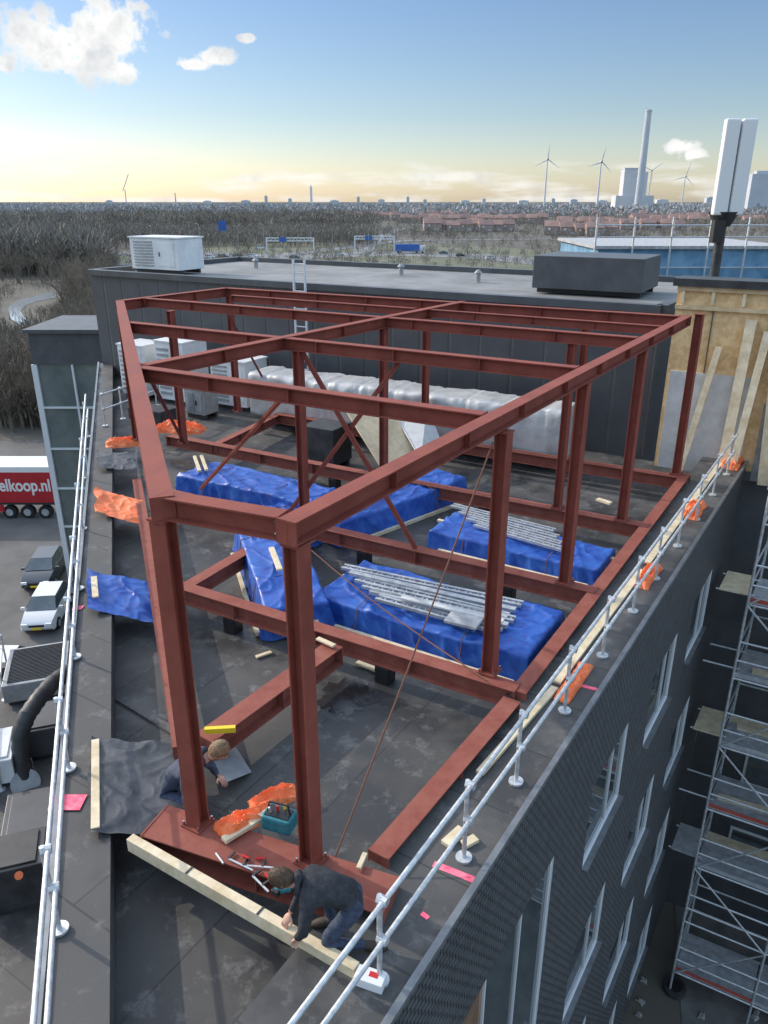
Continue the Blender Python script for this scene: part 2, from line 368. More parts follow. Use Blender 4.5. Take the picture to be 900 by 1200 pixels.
for px,w,top in [(128,8,235),(243,10,235.5),(288,12,235),(312,4,230),(340,5,233),(392,12,235),(420,4,231),(447,9,234),(478,4,231),(498,5,234),(545,12,235),(567,5,233),(613,14,235),(648,5,233),(672,10,234),(705,14,235),(775,16,234),(832,14,231.5)]:
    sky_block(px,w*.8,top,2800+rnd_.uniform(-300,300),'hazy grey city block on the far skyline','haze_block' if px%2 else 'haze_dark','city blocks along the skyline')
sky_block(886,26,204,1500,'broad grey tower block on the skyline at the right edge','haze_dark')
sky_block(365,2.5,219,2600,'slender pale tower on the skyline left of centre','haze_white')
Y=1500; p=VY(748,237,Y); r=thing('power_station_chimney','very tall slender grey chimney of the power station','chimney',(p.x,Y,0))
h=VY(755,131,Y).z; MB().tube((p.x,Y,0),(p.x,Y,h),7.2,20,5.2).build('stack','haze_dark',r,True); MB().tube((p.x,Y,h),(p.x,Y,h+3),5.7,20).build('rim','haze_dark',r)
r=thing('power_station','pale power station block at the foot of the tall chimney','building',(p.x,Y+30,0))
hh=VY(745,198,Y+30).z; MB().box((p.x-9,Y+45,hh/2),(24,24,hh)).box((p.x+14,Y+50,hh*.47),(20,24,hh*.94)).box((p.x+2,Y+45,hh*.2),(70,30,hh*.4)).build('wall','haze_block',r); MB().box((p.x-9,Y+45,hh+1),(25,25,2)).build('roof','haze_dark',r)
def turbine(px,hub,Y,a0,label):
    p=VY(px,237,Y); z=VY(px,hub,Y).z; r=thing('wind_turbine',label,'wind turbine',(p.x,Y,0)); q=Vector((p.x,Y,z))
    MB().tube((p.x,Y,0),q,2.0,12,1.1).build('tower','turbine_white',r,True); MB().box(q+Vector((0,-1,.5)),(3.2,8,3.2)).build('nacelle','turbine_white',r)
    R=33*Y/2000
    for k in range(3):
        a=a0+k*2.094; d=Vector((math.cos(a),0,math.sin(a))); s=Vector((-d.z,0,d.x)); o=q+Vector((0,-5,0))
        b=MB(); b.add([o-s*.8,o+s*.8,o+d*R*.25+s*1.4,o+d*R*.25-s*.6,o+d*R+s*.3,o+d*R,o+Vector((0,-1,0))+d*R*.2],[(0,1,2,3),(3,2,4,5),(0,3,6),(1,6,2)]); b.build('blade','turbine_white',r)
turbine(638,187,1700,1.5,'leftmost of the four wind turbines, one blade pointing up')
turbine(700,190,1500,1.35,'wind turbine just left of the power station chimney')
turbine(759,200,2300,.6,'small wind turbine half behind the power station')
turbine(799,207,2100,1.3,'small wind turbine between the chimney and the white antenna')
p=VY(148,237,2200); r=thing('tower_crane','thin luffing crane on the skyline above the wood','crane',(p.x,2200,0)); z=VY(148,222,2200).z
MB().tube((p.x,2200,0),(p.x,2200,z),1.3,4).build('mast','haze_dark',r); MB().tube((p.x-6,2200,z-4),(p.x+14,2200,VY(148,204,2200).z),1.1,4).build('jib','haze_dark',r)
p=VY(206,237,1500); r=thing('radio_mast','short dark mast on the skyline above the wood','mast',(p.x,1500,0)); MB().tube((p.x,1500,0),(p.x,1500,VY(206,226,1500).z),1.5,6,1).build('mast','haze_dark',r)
lp=thing('street_lamp','slim grey lamp post beside the far motorway','street lamp',(0,0,0),'lamp posts along the motorway')
MB().tube((0,0,0),(0,0,11),.13,6,.08).build('pole','grey_metal',lp); MB().bar((0,0,10.9),(2.2,0,11.3),.12,.1).build('arm','grey_metal',lp); MB().box((2.5,0,11.3),(.9,.3,.15)).build('lamp_head','grey_metal',lp)
for i,(x,y) in enumerate([(390,300),(365,296),(432,303),(440,292),(525,300),(545,306),(560,300),(606,300),(632,322),(520,290),(235,291),(280,296),(690,296),(738,300),(768,303),(470,292),(180,296),(310,292)]):
    g0=P(x,y,0)
    if i==0: lp.location=g0
    else: dup(lp,g0,random.uniform(0,6))
def gantry(x0,x1,y,label):
    a=P(x0,y,0); b=P(x1,y,0); r=thing('road_gantry',label,'gantry',a)
    for q in(a,b): MB().bar(q,q+UP*7,.5,.5,Vector((0,1,0))).build('post','white_metal',r)
    MB().bar(a+UP*6.9,b+UP*6.9,.4,.35).build('chord','white_metal',r); MB().bar(a+UP*5.7,b+UP*5.7,.4,.35).build('chord','white_metal',r)
    m=MB(); 
    for k in range(13): 
        q0=a.lerp(b,k/13); q1=a.lerp(b,(k+1)/13); m.bar(q0+UP*(5.7 if k%2 else 6.9),q1+UP*(6.9 if k%2 else 5.7),.2,.2)
    m.build('bracing','white_metal',r)
    MB().box(a.lerp(b,.35)+UP*6.2+Vector((0,-.4,0)),(3,.2,1.8)).build('sign_panel','car_blue',r)
gantry(313,368,299,'white lattice gantry spanning the motorway, left one'); gantry(416,462,296,'white lattice gantry over the motorway further right')
p=P(262,286,0); r=thing('road_sign','blue sign board on a post beside the motorway','sign',p); MB().box(p+UP*9,(4.2,.2,5)).build('board','car_blue',r); MB().tube(p,p+UP*7,.2,6).build('post','grey_metal',r)
p=P(480,297,0); r=thing('lorry','blue lorry driving on the far motorway','lorry',p); MB().box(p+Vector((-1,0,2.4)),(10.5,2.5,3)).build('box_body','car_blue',r); MB().box(p+Vector((5.6,0,1.9)),(2.2,2.4,2.8)).build('cab','car_white',r)
for dx in(-5,-3.8,3,5.6): MB().tube(p+Vector((dx,-1.25,.5)),p+Vector((dx,1.25,.5)),.5,12).build('wheel','rubber',r)
# ---------------------------------------------------------------- cars
def car(paint,label,loc,rz,group=None):
    r=thing('parked_car',label,'car',(0,0,0),group)
    secs=[(-2.15,.45,.62,.74),(-2.0,.28,.78,.84),(-1.2,.24,.95,.90),(-.75,.24,1.0,.90),(.9,.24,1.02,.90),(1.8,.26,1.0,.87),(2.1,.35,.9,.8)]
    b=MB(); vs=[];fs=[]
    for y,z0,z1,w in secs: vs+=[(-w,y,z0),(-w*1.02,y,(z0+z1)/2),(-w*.93,y,z1),(w*.93,y,z1),(w*1.02,y,(z0+z1)/2),(w,y,z0)]
    for i in range(len(secs)-1):
        for k in range(6): fs.append((i*6+k,i*6+(k+1)%6,(i+1)*6+(k+1)%6,(i+1)*6+k))
    fs+=[tuple(range(6))[::-1],tuple(range(len(secs)*6-6,len(secs)*6))]; b.add(vs,fs); b.build('body',paint,r,True)
    MB().add([(-.78,-1.1,1.0),(.78,-1.1,1.0),(.62,-.35,1.45),(-.62,-.35,1.45)],[(0,1,2,3)]).build('windscreen','glass',r)
    MB().add([(-.62,-.35,1.46),(.62,-.35,1.46),(.62,1.3,1.5),(-.62,1.3,1.5)],[(0,1,2,3)]).build('roof',paint,r)
    MB().add([(-.62,-.35,1.45),(-.62,1.3,1.49),(-.82,1.85,1.0),(-.82,-1.1,1.0)],[(0,1,2,3)]).build('side_window','glass',r)
    MB().add([(.62,-.35,1.45),(.62,1.3,1.49),(.82,1.85,1.0),(.82,-1.1,1.0)],[(3,2,1,0)]).build('side_window','glass',r)
    MB().add([(-.62,1.3,1.49),(.62,1.3,1.49),(.78,1.85,1.0),(-.78,1.85,1.0)],[(0,3,2,1)]).build('rear_window','glass',r)
    for s in(-1,1):
        MB().box((s*.62,-2.12,.66),(.32,.12,.14)).build('headlight','headlamp',r)
        MB().box((s*1.0,-.85,1.02),(.2,.12,.13)).build('mirror',paint,r)
        for y in(-1.35,1.35):
            t=MB().tube((s*.74,y,.32),(s*.94,y,.32),.32,18).build('wheel','rubber',r); MB().tube((s*.93,y,.32),(s*.955,y,.32),.2,12).build('rim','alu',t)
    MB().box((0,-2.17,.45),(.52,.04,.11)).build('number_plate','yellow',r); MB().box((0,-2.14,.6),(.8,.05,.12)).build('grille','black_plastic',r)
    r.location=loc; r.rotation_euler=(0,0,rz); return r
car('car_grey','dark grey car parked in the street behind the white car',P(55,676,.03),.12)
c1=car('car_white','white car parked in the street nearest the glass tower',P(58,722,.03),.12)
car('car_white','white car cut by the left edge of the picture in the street',P(0,805,.03),.0)
for (x,y,m) in [(246,303,'car_white'),(262,302,'car_grey'),(279,301,'car_black'),(296,302,'car_white'),(345,303,'car_grey'),(398,299,'car_white'),(540,301,'car_black'),(575,304,'car_white'),(305,292,'car_white'),(520,298,'car_grey')]:
    car(m,'tiny %s car on the motorway far beyond the roof'%{'car_white':'white','car_grey':'grey','car_black':'black'}[m],P(x,y,.2),1.57,'%s cars on the far motorway'%m[4:])
y0=51.6; x1=-23.3; x0=-36.
r=thing('lorry_trailer','red lorry trailer with white lettering and white roof edge at the left edge','lorry',(-30,y0,0))
MB().box(((x0+x1)/2,y0+1.25,2.45),(x1-x0,2.5,2.3)).build('box_body','red_paint',r)
MB().box(((x0+x1)/2,y0+1.25,3.8),(x1-x0,2.5,.4)).build('roof','white_paint',r)
MB().box(((x0+x1)/2,y0+1.25,1.18),(x1-x0-.6,2.2,.22)).build('chassis','dark_metal',r)
MB().box((-29.5,y0+.02,.85),(4,.08,.5)).build('side_guard','red_paint',r)
for xx in(-24.6,-25.9,-27.2,-33):
    w=MB().tube((xx,y0+.1,.5),(xx,y0+.5,.5),.5,20).build('wheel','rubber',r); MB().tube((xx,y0+.07,.5),(xx,y0+.1,.5),.27,14).build('rim','alu',w)
def text_mesh(s,size,name,m,parent,mx):
    cu=bpy.data.curves.new(name,'FONT'); cu.body=s; cu.size=size; cu.extrude=.004; cu.offset=size*.025
    t=bpy.data.objects.new('tmp',cu); C.objects.link(t); dg=bpy.context.evaluated_depsgraph_get(); me=bpy.data.meshes.new_from_object(t.evaluated_get(dg)); bpy.data.objects.remove(t)
    off=OFF.get(parent.name,Vector((0,0,0))); me.transform(Matrix.Translation(-off)@mx); me.name=name; me.materials.clear(); me.materials.append(M[m])
    o=bpy.data.objects.new(name,me); C.objects.link(o); o.parent=parent; return o
text_mesh('elkoop.nl',1.28,'lettering','white_paint',r,Matrix.Translation((-27.55,y0-.012,2.2))@Matrix.Rotation(math.pi/2,4,'X')@Matrix.Diagonal((.78,1,1,1)))
# ---------------------------------------------------------------- glass stair tower at left
r=thing('glass_tower','glass stair tower with dark roof edge left of the steel frame','building',(-19.,41.9,0))
tx0,tx1,ty0,ty1=-19.1,-12.8,41.9,47.; tz=14.9
MB().box(((tx0+tx1)/2,(ty0+ty1)/2,(tz-1.7)/2),(tx1-tx0-.1,ty1-ty0-.1,tz-1.7)).build('glazing','glass_tower',r)
MB().box(((tx0+tx1)/2,(ty0+ty1)/2,tz-.85),(tx1-tx0+.1,ty1-ty0+.1,1.7)).build('roof_band','clad',r)
MB().box(((tx0+tx1)/2,(ty0+ty1)/2,tz+.1),(tx1-tx0+.5,ty1-ty0+.5,.2)).build('roof','clad',r)
for f in(0,.33,.66,1.): 
    x=tx0+(tx1-tx0)*f; MB().box((x,ty0-.02,(tz-1.7)/2),(.30 if f==0 else .10,.16,tz-1.7)).build('mullion','white_frame',r)
for z in (1.2,3.6,6.0,8.4,10.8): MB().box(((tx0+tx1)/2,ty0-.03,z),(tx1-tx0,.12,.10)).build('transom','white_frame',r)
# ---------------------------------------------------------------- main office building
TIP=Vector((-1.85,1.28,0)); UR=Vector((9.55,14.92,0)).normalized(); NR=Vector((UR.y,-UR.x,0)); RE=Vector((9.3,18.7,0)); SLEN=(RE-TIP).length
UL=Vector((-6.47,19.78,0)).normalized(); NL=Vector((-UL.y,UL.x,0)); LE=Vector((-11.75,31.6,0))
BW0=Vector((7.15,20.3,0)); BW1=Vector((-11.5,31.4,0))
ob=thing('office_building','black shingled office building whose flat roof carries the red steel frame','building',(0,10,0))
MB().add([(p.x,p.y,ROOF) for p in (TIP,RE,BW0,BW1,LE)],[(0,1,2,3,4)]).build('roof','roof_felt',ob)
MB().prism([TIP+UR*0,RE,RE-NR*1.05,TIP-NR*1.05+UR*1.6],ROOF-.1,PAR).build('parapet','parapet_felt',ob)
MB().prism([TIP+UL*0,LE,LE-NL*.55,TIP-NL*.55+UL*.8],ROOF-.1,PAR-.012).build('parapet','parapet_felt',ob)
MB().bar(TIP+UP*(PAR+.02),RE+UP*(PAR+.02),.07,.06).build('coping','coping',ob); MB().bar(TIP+UP*(PAR+.02),LE+UP*(PAR+.02),.06,.06).build('coping','coping',ob)
P0s=(Vector((.035,4.22,0))-TIP).length
wins=[(P0s+2.25+3.4*k,P0s+2.25+3.4*k+1.85) for k in(-1,0,1,2,3,4) if P0s+2.25+3.4*k+1.85<SLEN-.2]
rows=[(13.45,11.9),(9.9,8.35),(6.3,4.75),(2.7,1.0)]
rows_k=[rows]*len(wins)
wins[1]=(P0s+.95,wins[1][1]); rows_k[1]=[(13.5,10.1),(8.9,6.0),(4.8,2.0)]
wall=MB()
def wp(s,z,d=0): q=TIP+UR*s-NR*d; return Vector((q.x,q.y,z))
sb=[0]+[x for w in wins for x in w]+[SLEN]
for i in range(len(sb)-1):
    if i%2==0: wall.quad(wp(sb[i],0),wp(sb[i+1],0),wp(sb[i+1],PAR-.02),wp(sb[i],PAR-.02)); continue
    rr=rows_k[i//2]; zb=[0]+[x for rw in rr[::-1] for x in (rw[1],rw[0])]+[PAR-.02]
    for j in range(0,len(zb)-1,2): wall.quad(wp(sb[i],zb[j]),wp(sb[i+1],zb[j]),wp(sb[i+1],zb[j+1]),wp(sb[i],zb[j+1]))
wall.build('shingle_wall','black_shingle',ob)
for wi,(a,b) in enumerate(wins):
    for ri,(zt,zb_) in enumerate(rows_k[wi]):
        fr=MB(); D=.055
        fr.quad(wp(a,zb_),wp(a,zb_,D),wp(a,zt,D),wp(a,zt)); fr.quad(wp(b,zb_),wp(b,zt),wp(b,zt,D),wp(b,zb_,D)); fr.quad(wp(a,zt),wp(a,zt,D),wp(b,zt,D),wp(b,zt)); fr.quad(wp(a,zb_),wp(b,zb_),wp(b,zb_,D),wp(a,zb_,D))
        t=.042
        def fb(s0,z0,s1,z1,w=t): fr.obox((wp(s0,z0,D-.018)+wp(s1,z1,D-.018))/2, UR*(abs(s1-s0)/2+w/2), NR*.016, UP*(abs(z1-z0)/2+w/2))
        fb(a+t/2,zb_+t/2,b-t/2,zb_+t/2); fb(a+t/2,zt-t/2,b-t/2,zt-t/2); fb(a+t/2,zb_+t,a+t/2,zt-t,t*.98); fb(b-t/2,zb_+t,b-t/2,zt-t,t*.98)
        br_=[a,a+(b-a)*.36,a+(b-a)*.68,b] if wi==1 else [a,a+(b-a)*.62,b]
        for ms in br_[1:-1]: fb(ms,zb_+t,ms,zt-t,t*.8)
        w=fr.build('window','white_frame',ob)
        for pi_ in range(len(br_)-1):
            s0_,s1_=br_[pi_],br_[pi_+1]; MB().quad(wp(s0_,zb_,D-.006),wp(s1_,zb_,D-.006),wp(s1_,zt,D-.006),wp(s0_,zt,D-.006)).build('pane','glass_warm' if (wi==1 and ri==0 and pi_<1) else 'glass',w)
        MB().obox((wp(a,zb_-.02,-.03)+wp(b,zb_-.02,-.03))/2,UR*((b-a)/2+.04),NR*.06,UP*.018).build('sill','coping',w)
lw=MB(); lw.quad(TIP,LE,LE+UP*(PAR-.02),TIP+UP*(PAR-.02)); lw.build('side_wall','clad',ob)
# upper plant block
bl=thing('plant_block','long dark grey clad storey closing the roof behind the steel frame','building',(0,26,0))
BD=U*8.5
MB().prism([BW0,BW0+BD,BW1+BD,BW1],0,BLK,top=False,bot=False).build('cladding','rib_clad',bl)
MB().add([(q.x,q.y,BLK-.03) for q in (BW0,BW0+BD,BW1+BD,BW1)],[(0,1,2,3)]).build('roof','block_felt',bl)
for a,b in((BW0,BW1),(BW1,BW1+BD),(BW1+BD,BW0+BD),(BW0+BD,BW0)): MB().bar(a+UP*(BLK+.06),b+UP*(BLK+.06),.3,.2).build('roof_edge','clad',bl)
def unit(name,label,base,w,d,h,m='white_metal',rz=math.radians(-29.5),legs=.15,fan=0,louv=True,cat='ventilation unit'):
    r=thing(name,label,cat,base); b=Vector(base); ax=Vector((math.cos(rz),math.sin(rz),0)); ay=Vector((-ax.y,ax.x,0))
    MB().obox(b+UP*(legs+h/2),ax*w/2,ay*d/2,UP*h/2).build('casing',m,r,bevel=.015)
    for i in(-1,1): MB().obox(b+ay*i*d*.35+UP*legs/2,ax*w*.48,ay*.05,UP*legs/2).build('skid','dark_metal',r)
    if louv:
        lo=MB(); nl=9
        for i in range(nl): lo.obox(b-ay*(d/2+.012)-ax*w*.22+UP*(legs+h*(.12+.76*i/(nl-1))),ax*w*.2,ay*.02,UP*h*.022)
        lo.build('louvre','grey_metal',r)
        MB().obox(b-ay*(d/2+.01)+ax*w*.25+UP*(legs+h*.5),ax*w*.17,ay*.012,UP*h*.38).build('door_panel',m,r)
        MB().obox(b-ay*(d/2+.03)+ax*w*.12+UP*(legs+h*.5),ax*.015,ay*.02,UP*.08).build('handle','black_plastic',r)
        MB().obox(b+UP*(legs+h+.03),ax*w*.52,ay*d*.53,UP*.025).build('lid',m,r)
    for k in range(fan):
        c=b+ax*w*((k+.5)/fan-.5)+UP*(legs+h); q=MB().tube(c,c+UP*.12,min(d,w/fan)*.42,24).build('fan_ring','dark_metal',r,True); MB().tube(c+UP*.12,c+UP*.13,min(d,w/fan)*.34,16).build('fan_grille','white_metal',q)
    return r
q=P(198,319,BLK); unit('rooftop_unit','large white air handling unit on the upper roof at left',q,2.5,1.4,1.15)
q=P(697,342,BLK); unit('rooftop_box','wide black plant box on the upper roof at right',q,3.3,2.4,.95,'clad',louv=False)
for i,(x,y) in enumerate([(470,322),(560,330),(300,314)]):
    c=P(x,y,BLK); r=thing('roof_vent','%s small cowl on the upper roof'%['middle','right hand','left hand'][i],'vent',c); MB().tube(c,c+UP*.3,.09,10).build('pipe','grey_metal',r); MB().tube(c+UP*.3,c+UP*.4,.15,10,.05).build('cowl','grey_metal',r)
unit('ventilation_unit','leftmost white ventilation unit on the roof, beside the left parapet',P(172,464,ROOF),1.2,1.1,1.75)
unit('ventilation_unit','tall white ventilation unit with louvres left of the ladder',P(218,470,ROOF),1.3,1.2,2.0)
unit('ventilation_unit','lower pale unit beside the tall white ventilation unit',P(283,476,ROOF),1.5,1.2,1.5,'white_metal')
unit('ventilation_unit','small grey unit in front of the pale ventilation units',P(238,488,ROOF),.8,.7,.8,'grey_metal')
unit('condenser','flat condenser with round fans on top behind the frame',P(400,470,ROOF),2.4,1.2,1.8,'grey_metal',fan=3,louv=False,cat='condenser')
unit('ventilation_unit','white square unit standing high beside the inner column',P(488,484,ROOF),1.,.9,2.5)
unit('low_cabinet','dark low cabinet near the left edge of the roof',P(180,497,ROOF),1.4,.7,.4,'dark_metal',louv=False,cat='cabinet')
unit('black_cabinet','black cabinet standing in front of the insulated duct',P(384,545,ROOF),1.0,.9,1.0,'dark_metal',louv=False,cat='cabinet')
unit('black_cabinet','small black cabinet at the foot of the timber wall',P(822,518,ROOF+.4),.45,.45,.8,'dark_metal',louv=False,cat='cabinet')
c=P(722,512,ROOF); r=thing('hose_reel','black coiled hose standing by the dark wall at the right rear','hose reel',c); c=Vector(c)+UP*.55
ring=[c+(W*math.cos(a)+UP*math.sin(a))*.38 for a in np.linspace(0,2*math.pi,25)]
for k in range(3): MB().path([q+U*(.06*k-.06) for q in ring],.035,8).build('hose_coil','black_plastic',r,True)
MB().bar(c-UP*.55+W*.25,c+UP*.5,.04,.04,U).build('stand','grey_metal',r); MB().bar(c-UP*.55-W*.25,c+UP*.5,.04,.04,U).build('stand','grey_metal',r)
# continuous wrapped duct, soft folds
a=Vector((4.9,19.55,0)); b=Vector((-3.9,24.3,0))
r=thing('insulated_duct','long silver grey wrapped duct running unbroken before the dark block','duct',(a.x,a.y,ROOF))
dd=(b-a).normalized(); nn=Vector((-dd.y,dd.x,0)); nn=nn if nn.y<0 else -nn
L=(b-a).length; NP=150; NK=36; h=1.35; wd=1.35; z0_=ROOF+.35; vs=[]; fs=[]
for i in range(NP+1):
    s_=L*i/NP
    for j in range(NK):
        th=2*math.pi*j/NK; cx_,cz_=math.cos(th),math.sin(th); e_=.28
        ox=math.copysign(abs(cx_)**e_,cx_)*wd/2; oz=math.copysign(abs(cz_)**e_,cz_)*h/2
        band=1-.05*max(0,1-abs((s_%1.1)-.55)/.07) 
        n1=noise.noise(Vector((s_*.9,ox*1.2,oz*1.4)))*.06; n2=(1-abs(noise.noise(Vector((s_*1.8+oz*1.2,ox*1.6,oz*2.2-s_*.6)))))**7*.05
        k_=band*(1+n1+n2)
        vs.append(a+dd*s_+nn*ox*k_+UP*(z0_+h/2+oz*k_))
for i in range(NP):
    for j in range(NK): fs.append((i*NK+j,i*NK+(j+1)%NK,(i+1)*NK+(j+1)%NK,(i+1)*NK+j))
fs+=[tuple(range(NK))[::-1],tuple(range(NP*NK,NP*NK+NK))]
MB().add(vs,fs).build('wrapped_duct','duct_foil',r,1.0)
for i in range(6):
    c=a.lerp(b,.05+i*.18); MB().obox(c+UP*(ROOF+.17),W*.05,U*.45,UP*.17).build('support','dark_metal',r)
c0=P(335,478,ROOF); r=thing('duct_bend','pale insulated duct bend dropping beside the fans','duct',c0)
MB().path([c0+UP*.1,c0+UP*.7,c0+UP*1.0-U*.2,c0+UP*1.15-U*.6,c0+UP*1.15-U*1.2],.28,14).build('pipe','duct_foil',r,True)
# ladder
p=P(366,478,ROOF); lb=BW0+W*((p-BW0).dot(W)) - U*.25
r=thing('ladder','white ladder fixed against the dark cladding','ladder',(lb.x,lb.y,ROOF))
for s in(-.22,.22): MB().bar(Vector((lb.x,lb.y,ROOF))+W*s,Vector((lb.x,lb.y,BLK+.9))+W*s,.05,.07,U).build('stile','white_frame',r)
for i in range(17): MB().tube(Vector((lb.x,lb.y,ROOF+.3+i*.28))-W*.22,Vector((lb.x,lb.y,ROOF+.3+i*.28))+W*.22,.02,6).build('rung','white_frame',r)
# timber wall
E=-W; T0=Vector((7.3,19.75,0)); tzt=HC-1.95
r=thing('timber_wall','unfinished timber and board wall at the right end of the roof','wall',(T0.x,T0.y,ROOF))
MB().obox(T0+E*4.5+U*.1+UP*(ROOF+tzt)/2,E*4.5,U*.08,UP*(tzt-ROOF)/2).build('board','osb',r)
MB().obox(T0+E*1.1+U*.0+UP*(ROOF+1.3),E*1.,U*.03,UP*1.3).build('grey_panel','panel_white',r)
MB().obox(T0+E*3.6-U*.0+UP*(ROOF+1.0),E*1.2,U*.03,UP*1.).build('lower_panel','concrete',r)
MB().obox(T0+E*4.5+U*.3+UP*(tzt+.09),E*4.6,U*.45,UP*.09).build('top_edge','dark_metal',r)
MB().obox(T0+E*4.5-U*.02+UP*(tzt-.5),E*4.5,U*.05,UP*.05).build('rail','timber',r); MB().obox(T0+E*4.5-U*.02+UP*(tzt-.06),E*4.5,U*.05,UP*.05).build('rail','timber',r)
for i in range(13): MB().obox(T0+E*(.15+i*.7)-U*.01+UP*(tzt-.27),E*.035,U*.06,UP*.15).build('stud','timber_pale',r)
for i in range(6): MB().obox(T0+E*(.9+i*1.3)-U*.0+UP*((ROOF+2.6+tzt-.55)/2),E*.008,U*.025,UP*(tzt-.55-ROOF-2.6)/2).build('board_joint','dark_metal',r)
for i,(s,l,tp,o_,wd_) in enumerate([(.75,.42,1.4,.45,.16),(1.75,.05,.7,.5,.24),(1.98,.22,.95,.62,.18),(2.75,-.30,.6,.4,.26),(2.95,.40,1.1,.7,.14)]):
    q0=T0+E*s-U*o_+UP*(ROOF+.05); q1=T0+E*(s+l)-U*.09+UP*(tzt-tp)
    o=MB().bar(q0,q1,wd_,.08,U).build('leaning_plank','timber_pale'); tag(o,['plank leaning on the grey panel of the timber wall','second pale plank leaning on the timber wall, nearly upright','third pale plank leaning on the timber wall','wide fourth plank leaning to the left on the timber wall','rightmost plank leaning on the timber wall'][i],'plank')
r=thing('wrapped_building','flat building wrapped in blue sheeting behind the timber wall','building',(12,36,0))
MB().box((12.4,36,9.85),(7.6,7,19.7)).build('wall','blue_wrap',r); MB().box((12.4,36,19.76),(7.9,7.3,.12)).build('roof','fleece',r)
for i in range(6): MB().tube((8.4+i*1.5,32.3,18.),(8.4+i*1.5,32.3,20.9),.04,6).build('scaffold_pole','galv',r)
for zz_ in(20.6,20.15,19.0): MB().tube((8.4,32.3,zz_),(16.2,32.3,zz_),.03,6).build('handrail','galv',r)
r=thing('grey_extension','flat grey roofed building at the right behind the antenna','building',(19.5,33,0)); MB().box((20.5,33,9.3),(7.5,12,18.9)).build('wall','clad',r); MB().box((20.5,33,18.85),(7.8,12.3,.2)).build('roof','block_felt',r)
# antenna mast
p0=VY(838,315,27); p1=VY(848,252,27); p2=VY(858,140,27)
r=thing('phone_mast','white cellular antenna cluster on a short dark pole at right','antenna',(p0.x,27,p0.z))
q0=Vector((p0.x,27,p0.z-1.2)); q1=Vector((p0.x,27,p1.z)); q2=Vector((p0.x,27,p2.z))
MB().tube(q0,q2,.16,12).build('pole','dark_metal',r,True)
for k,(dx,dy) in enumerate([(-.26,-.25),(.26,-.25),(0,.35)]):
    MB().box(Vector((q0.x+dx,27+dy,(q1.z+q2.z)/2)),(.46,.28,q2.z-q1.z)).build('antenna_panel','white_paint',r,bevel=.05)
MB().tube(q1+UP*.1,q1-UP*.35,.5,14,.25).build('bracket','dark_metal',r)
MB().box(q1-UP*.5+Vector((-.2,-.2,0)),(.35,.3,.7)).build('cable_box','black_plastic',r)
# ---------------------------------------------------------------- steel frame
A=Vector((-.72,5.75,0)); Lc=Vector((-1.95,6.28,0)); FLp=Vector((-6.77,20.27,0)); FBp=Vector((-4.64,23.37,0))
def right(a): return A+U*a
def diagk(a):
    p=right(a)
    for s,e in((Lc,FLp),(FLp,FBp)):
        d=e-s; den=W.x*d.y-W.y*d.x; k=((s.x-p.x)*d.y-(s.y-p.y)*d.x)/den; q=p+W*k; f=(q-s).dot(d)/d.dot(d)
        if -.02<=f<=1.02: return k
    return (FBp-p).length
def steel_beam(label,p0,p1,ztop,h=.24,w=.22,name='steel_beam',m='primer',ends=True):
    p0=Vector((p0[0],p0[1],ztop-h/2)); p1=Vector((p1[0],p1[1],ztop-h/2)); r=thing(name,label,'steel beam',p0); d=(p1-p0).normalized(); sd=d.cross(UP)
    MB().ibeam(p0,p1,h,w,.016,.012).build('profile',m,r)
    if ends:
        for e,s in((p0,1),(p1,-1)):
            pl_=MB().obox(e+d*s*.012,d*.01,sd*(w/2+.004),UP*(h/2+.006)).build('end_plate',m,r)
            bt=MB()
            for i in(-1,1):
                for j in(-1,1): bt.tube(e+d*s*.022+sd*i*w*.32+UP*j*h*.28,e+d*s*.05+sd*i*w*.32+UP*j*h*.28,.014,6)
            bt.build('bolts','bolt',pl_)
    L=(p1-p0).length; n=int(L/1.7)
    for i in range(1,n+1):
        c=p0+d*(i*L/(n+1)); MB().obox(c,d*.006,sd*(w/2-.006),UP*(h/2-.017)).build('stiffener',m,r)
    return r
def steel_col(label,p,z0,z1,s=.2,rot=None,m='primer'):
    p=Vector((p[0],p[1],z0)); r=thing('steel_column',label,'steel column',p); sd=rot if rot else U
    MB().ibeam(p+UP*.015,Vector((p.x,p.y,z1)),s*.96,s,.016,.012,side=sd).build('profile',m,r)
    bp=MB().obox(p+UP*.012,U*(s*.72),W*(s*.72),UP*.012).build('base_plate',m,r)
    b=MB()
    for i in(-1,1):
        for j in(-1,1): b.tube(p+U*i*s*.58+W*j*s*.58+UP*.02,p+U*i*s*.58+W*j*s*.58+UP*.07,.014,6)
    b.build('bolts','bolt',bp)
    MB().obox(Vector((p.x,p.y,z1-.01)),U*(s*.55),W*(s*.55),UP*.009).build('cap_plate',m,r)
    return r
steel_beam('top beam along the right side of the frame above the guard rail',right(.0)-U*.12,right(13.8)+U*.1,TOP,.21,.185)
steel_beam('short near top beam between the two nearest columns',right(0)+W*.12,Lc-W*.0,TOP-.002,.21,.185)
steel_beam('sloping left top beam running from the nearest left column into the distance',Lc+(Lc-FLp).normalized()*.12,FLp,TOP+.003,.23,.205)
steel_beam('short top beam at the far left corner',FLp,FBp,TOP,.25,.2)
steel_beam('farthest top cross beam in front of the dark block',right(13.8)+W*.12,FBp,TOP-.003,.24,.2)
for a,lab in((3.8,'nearest long top cross beam of the frame'),(7.1,'middle top cross beam of the frame'),(10.4,'second farthest top cross beam of the frame')):
    steel_beam(lab,right(a)+W*.12,right(a)+W*(diagk(a)-.12),TOP-.004,.22,.18)
k38=diagk(3.8); q0=right(3.8)+W*(k38-.1)
steel_beam('long inner top beam dividing the frame lengthwise',q0+U*.1,right(13.8)+W*(k38-.6),TOP+.006,.23,.19)
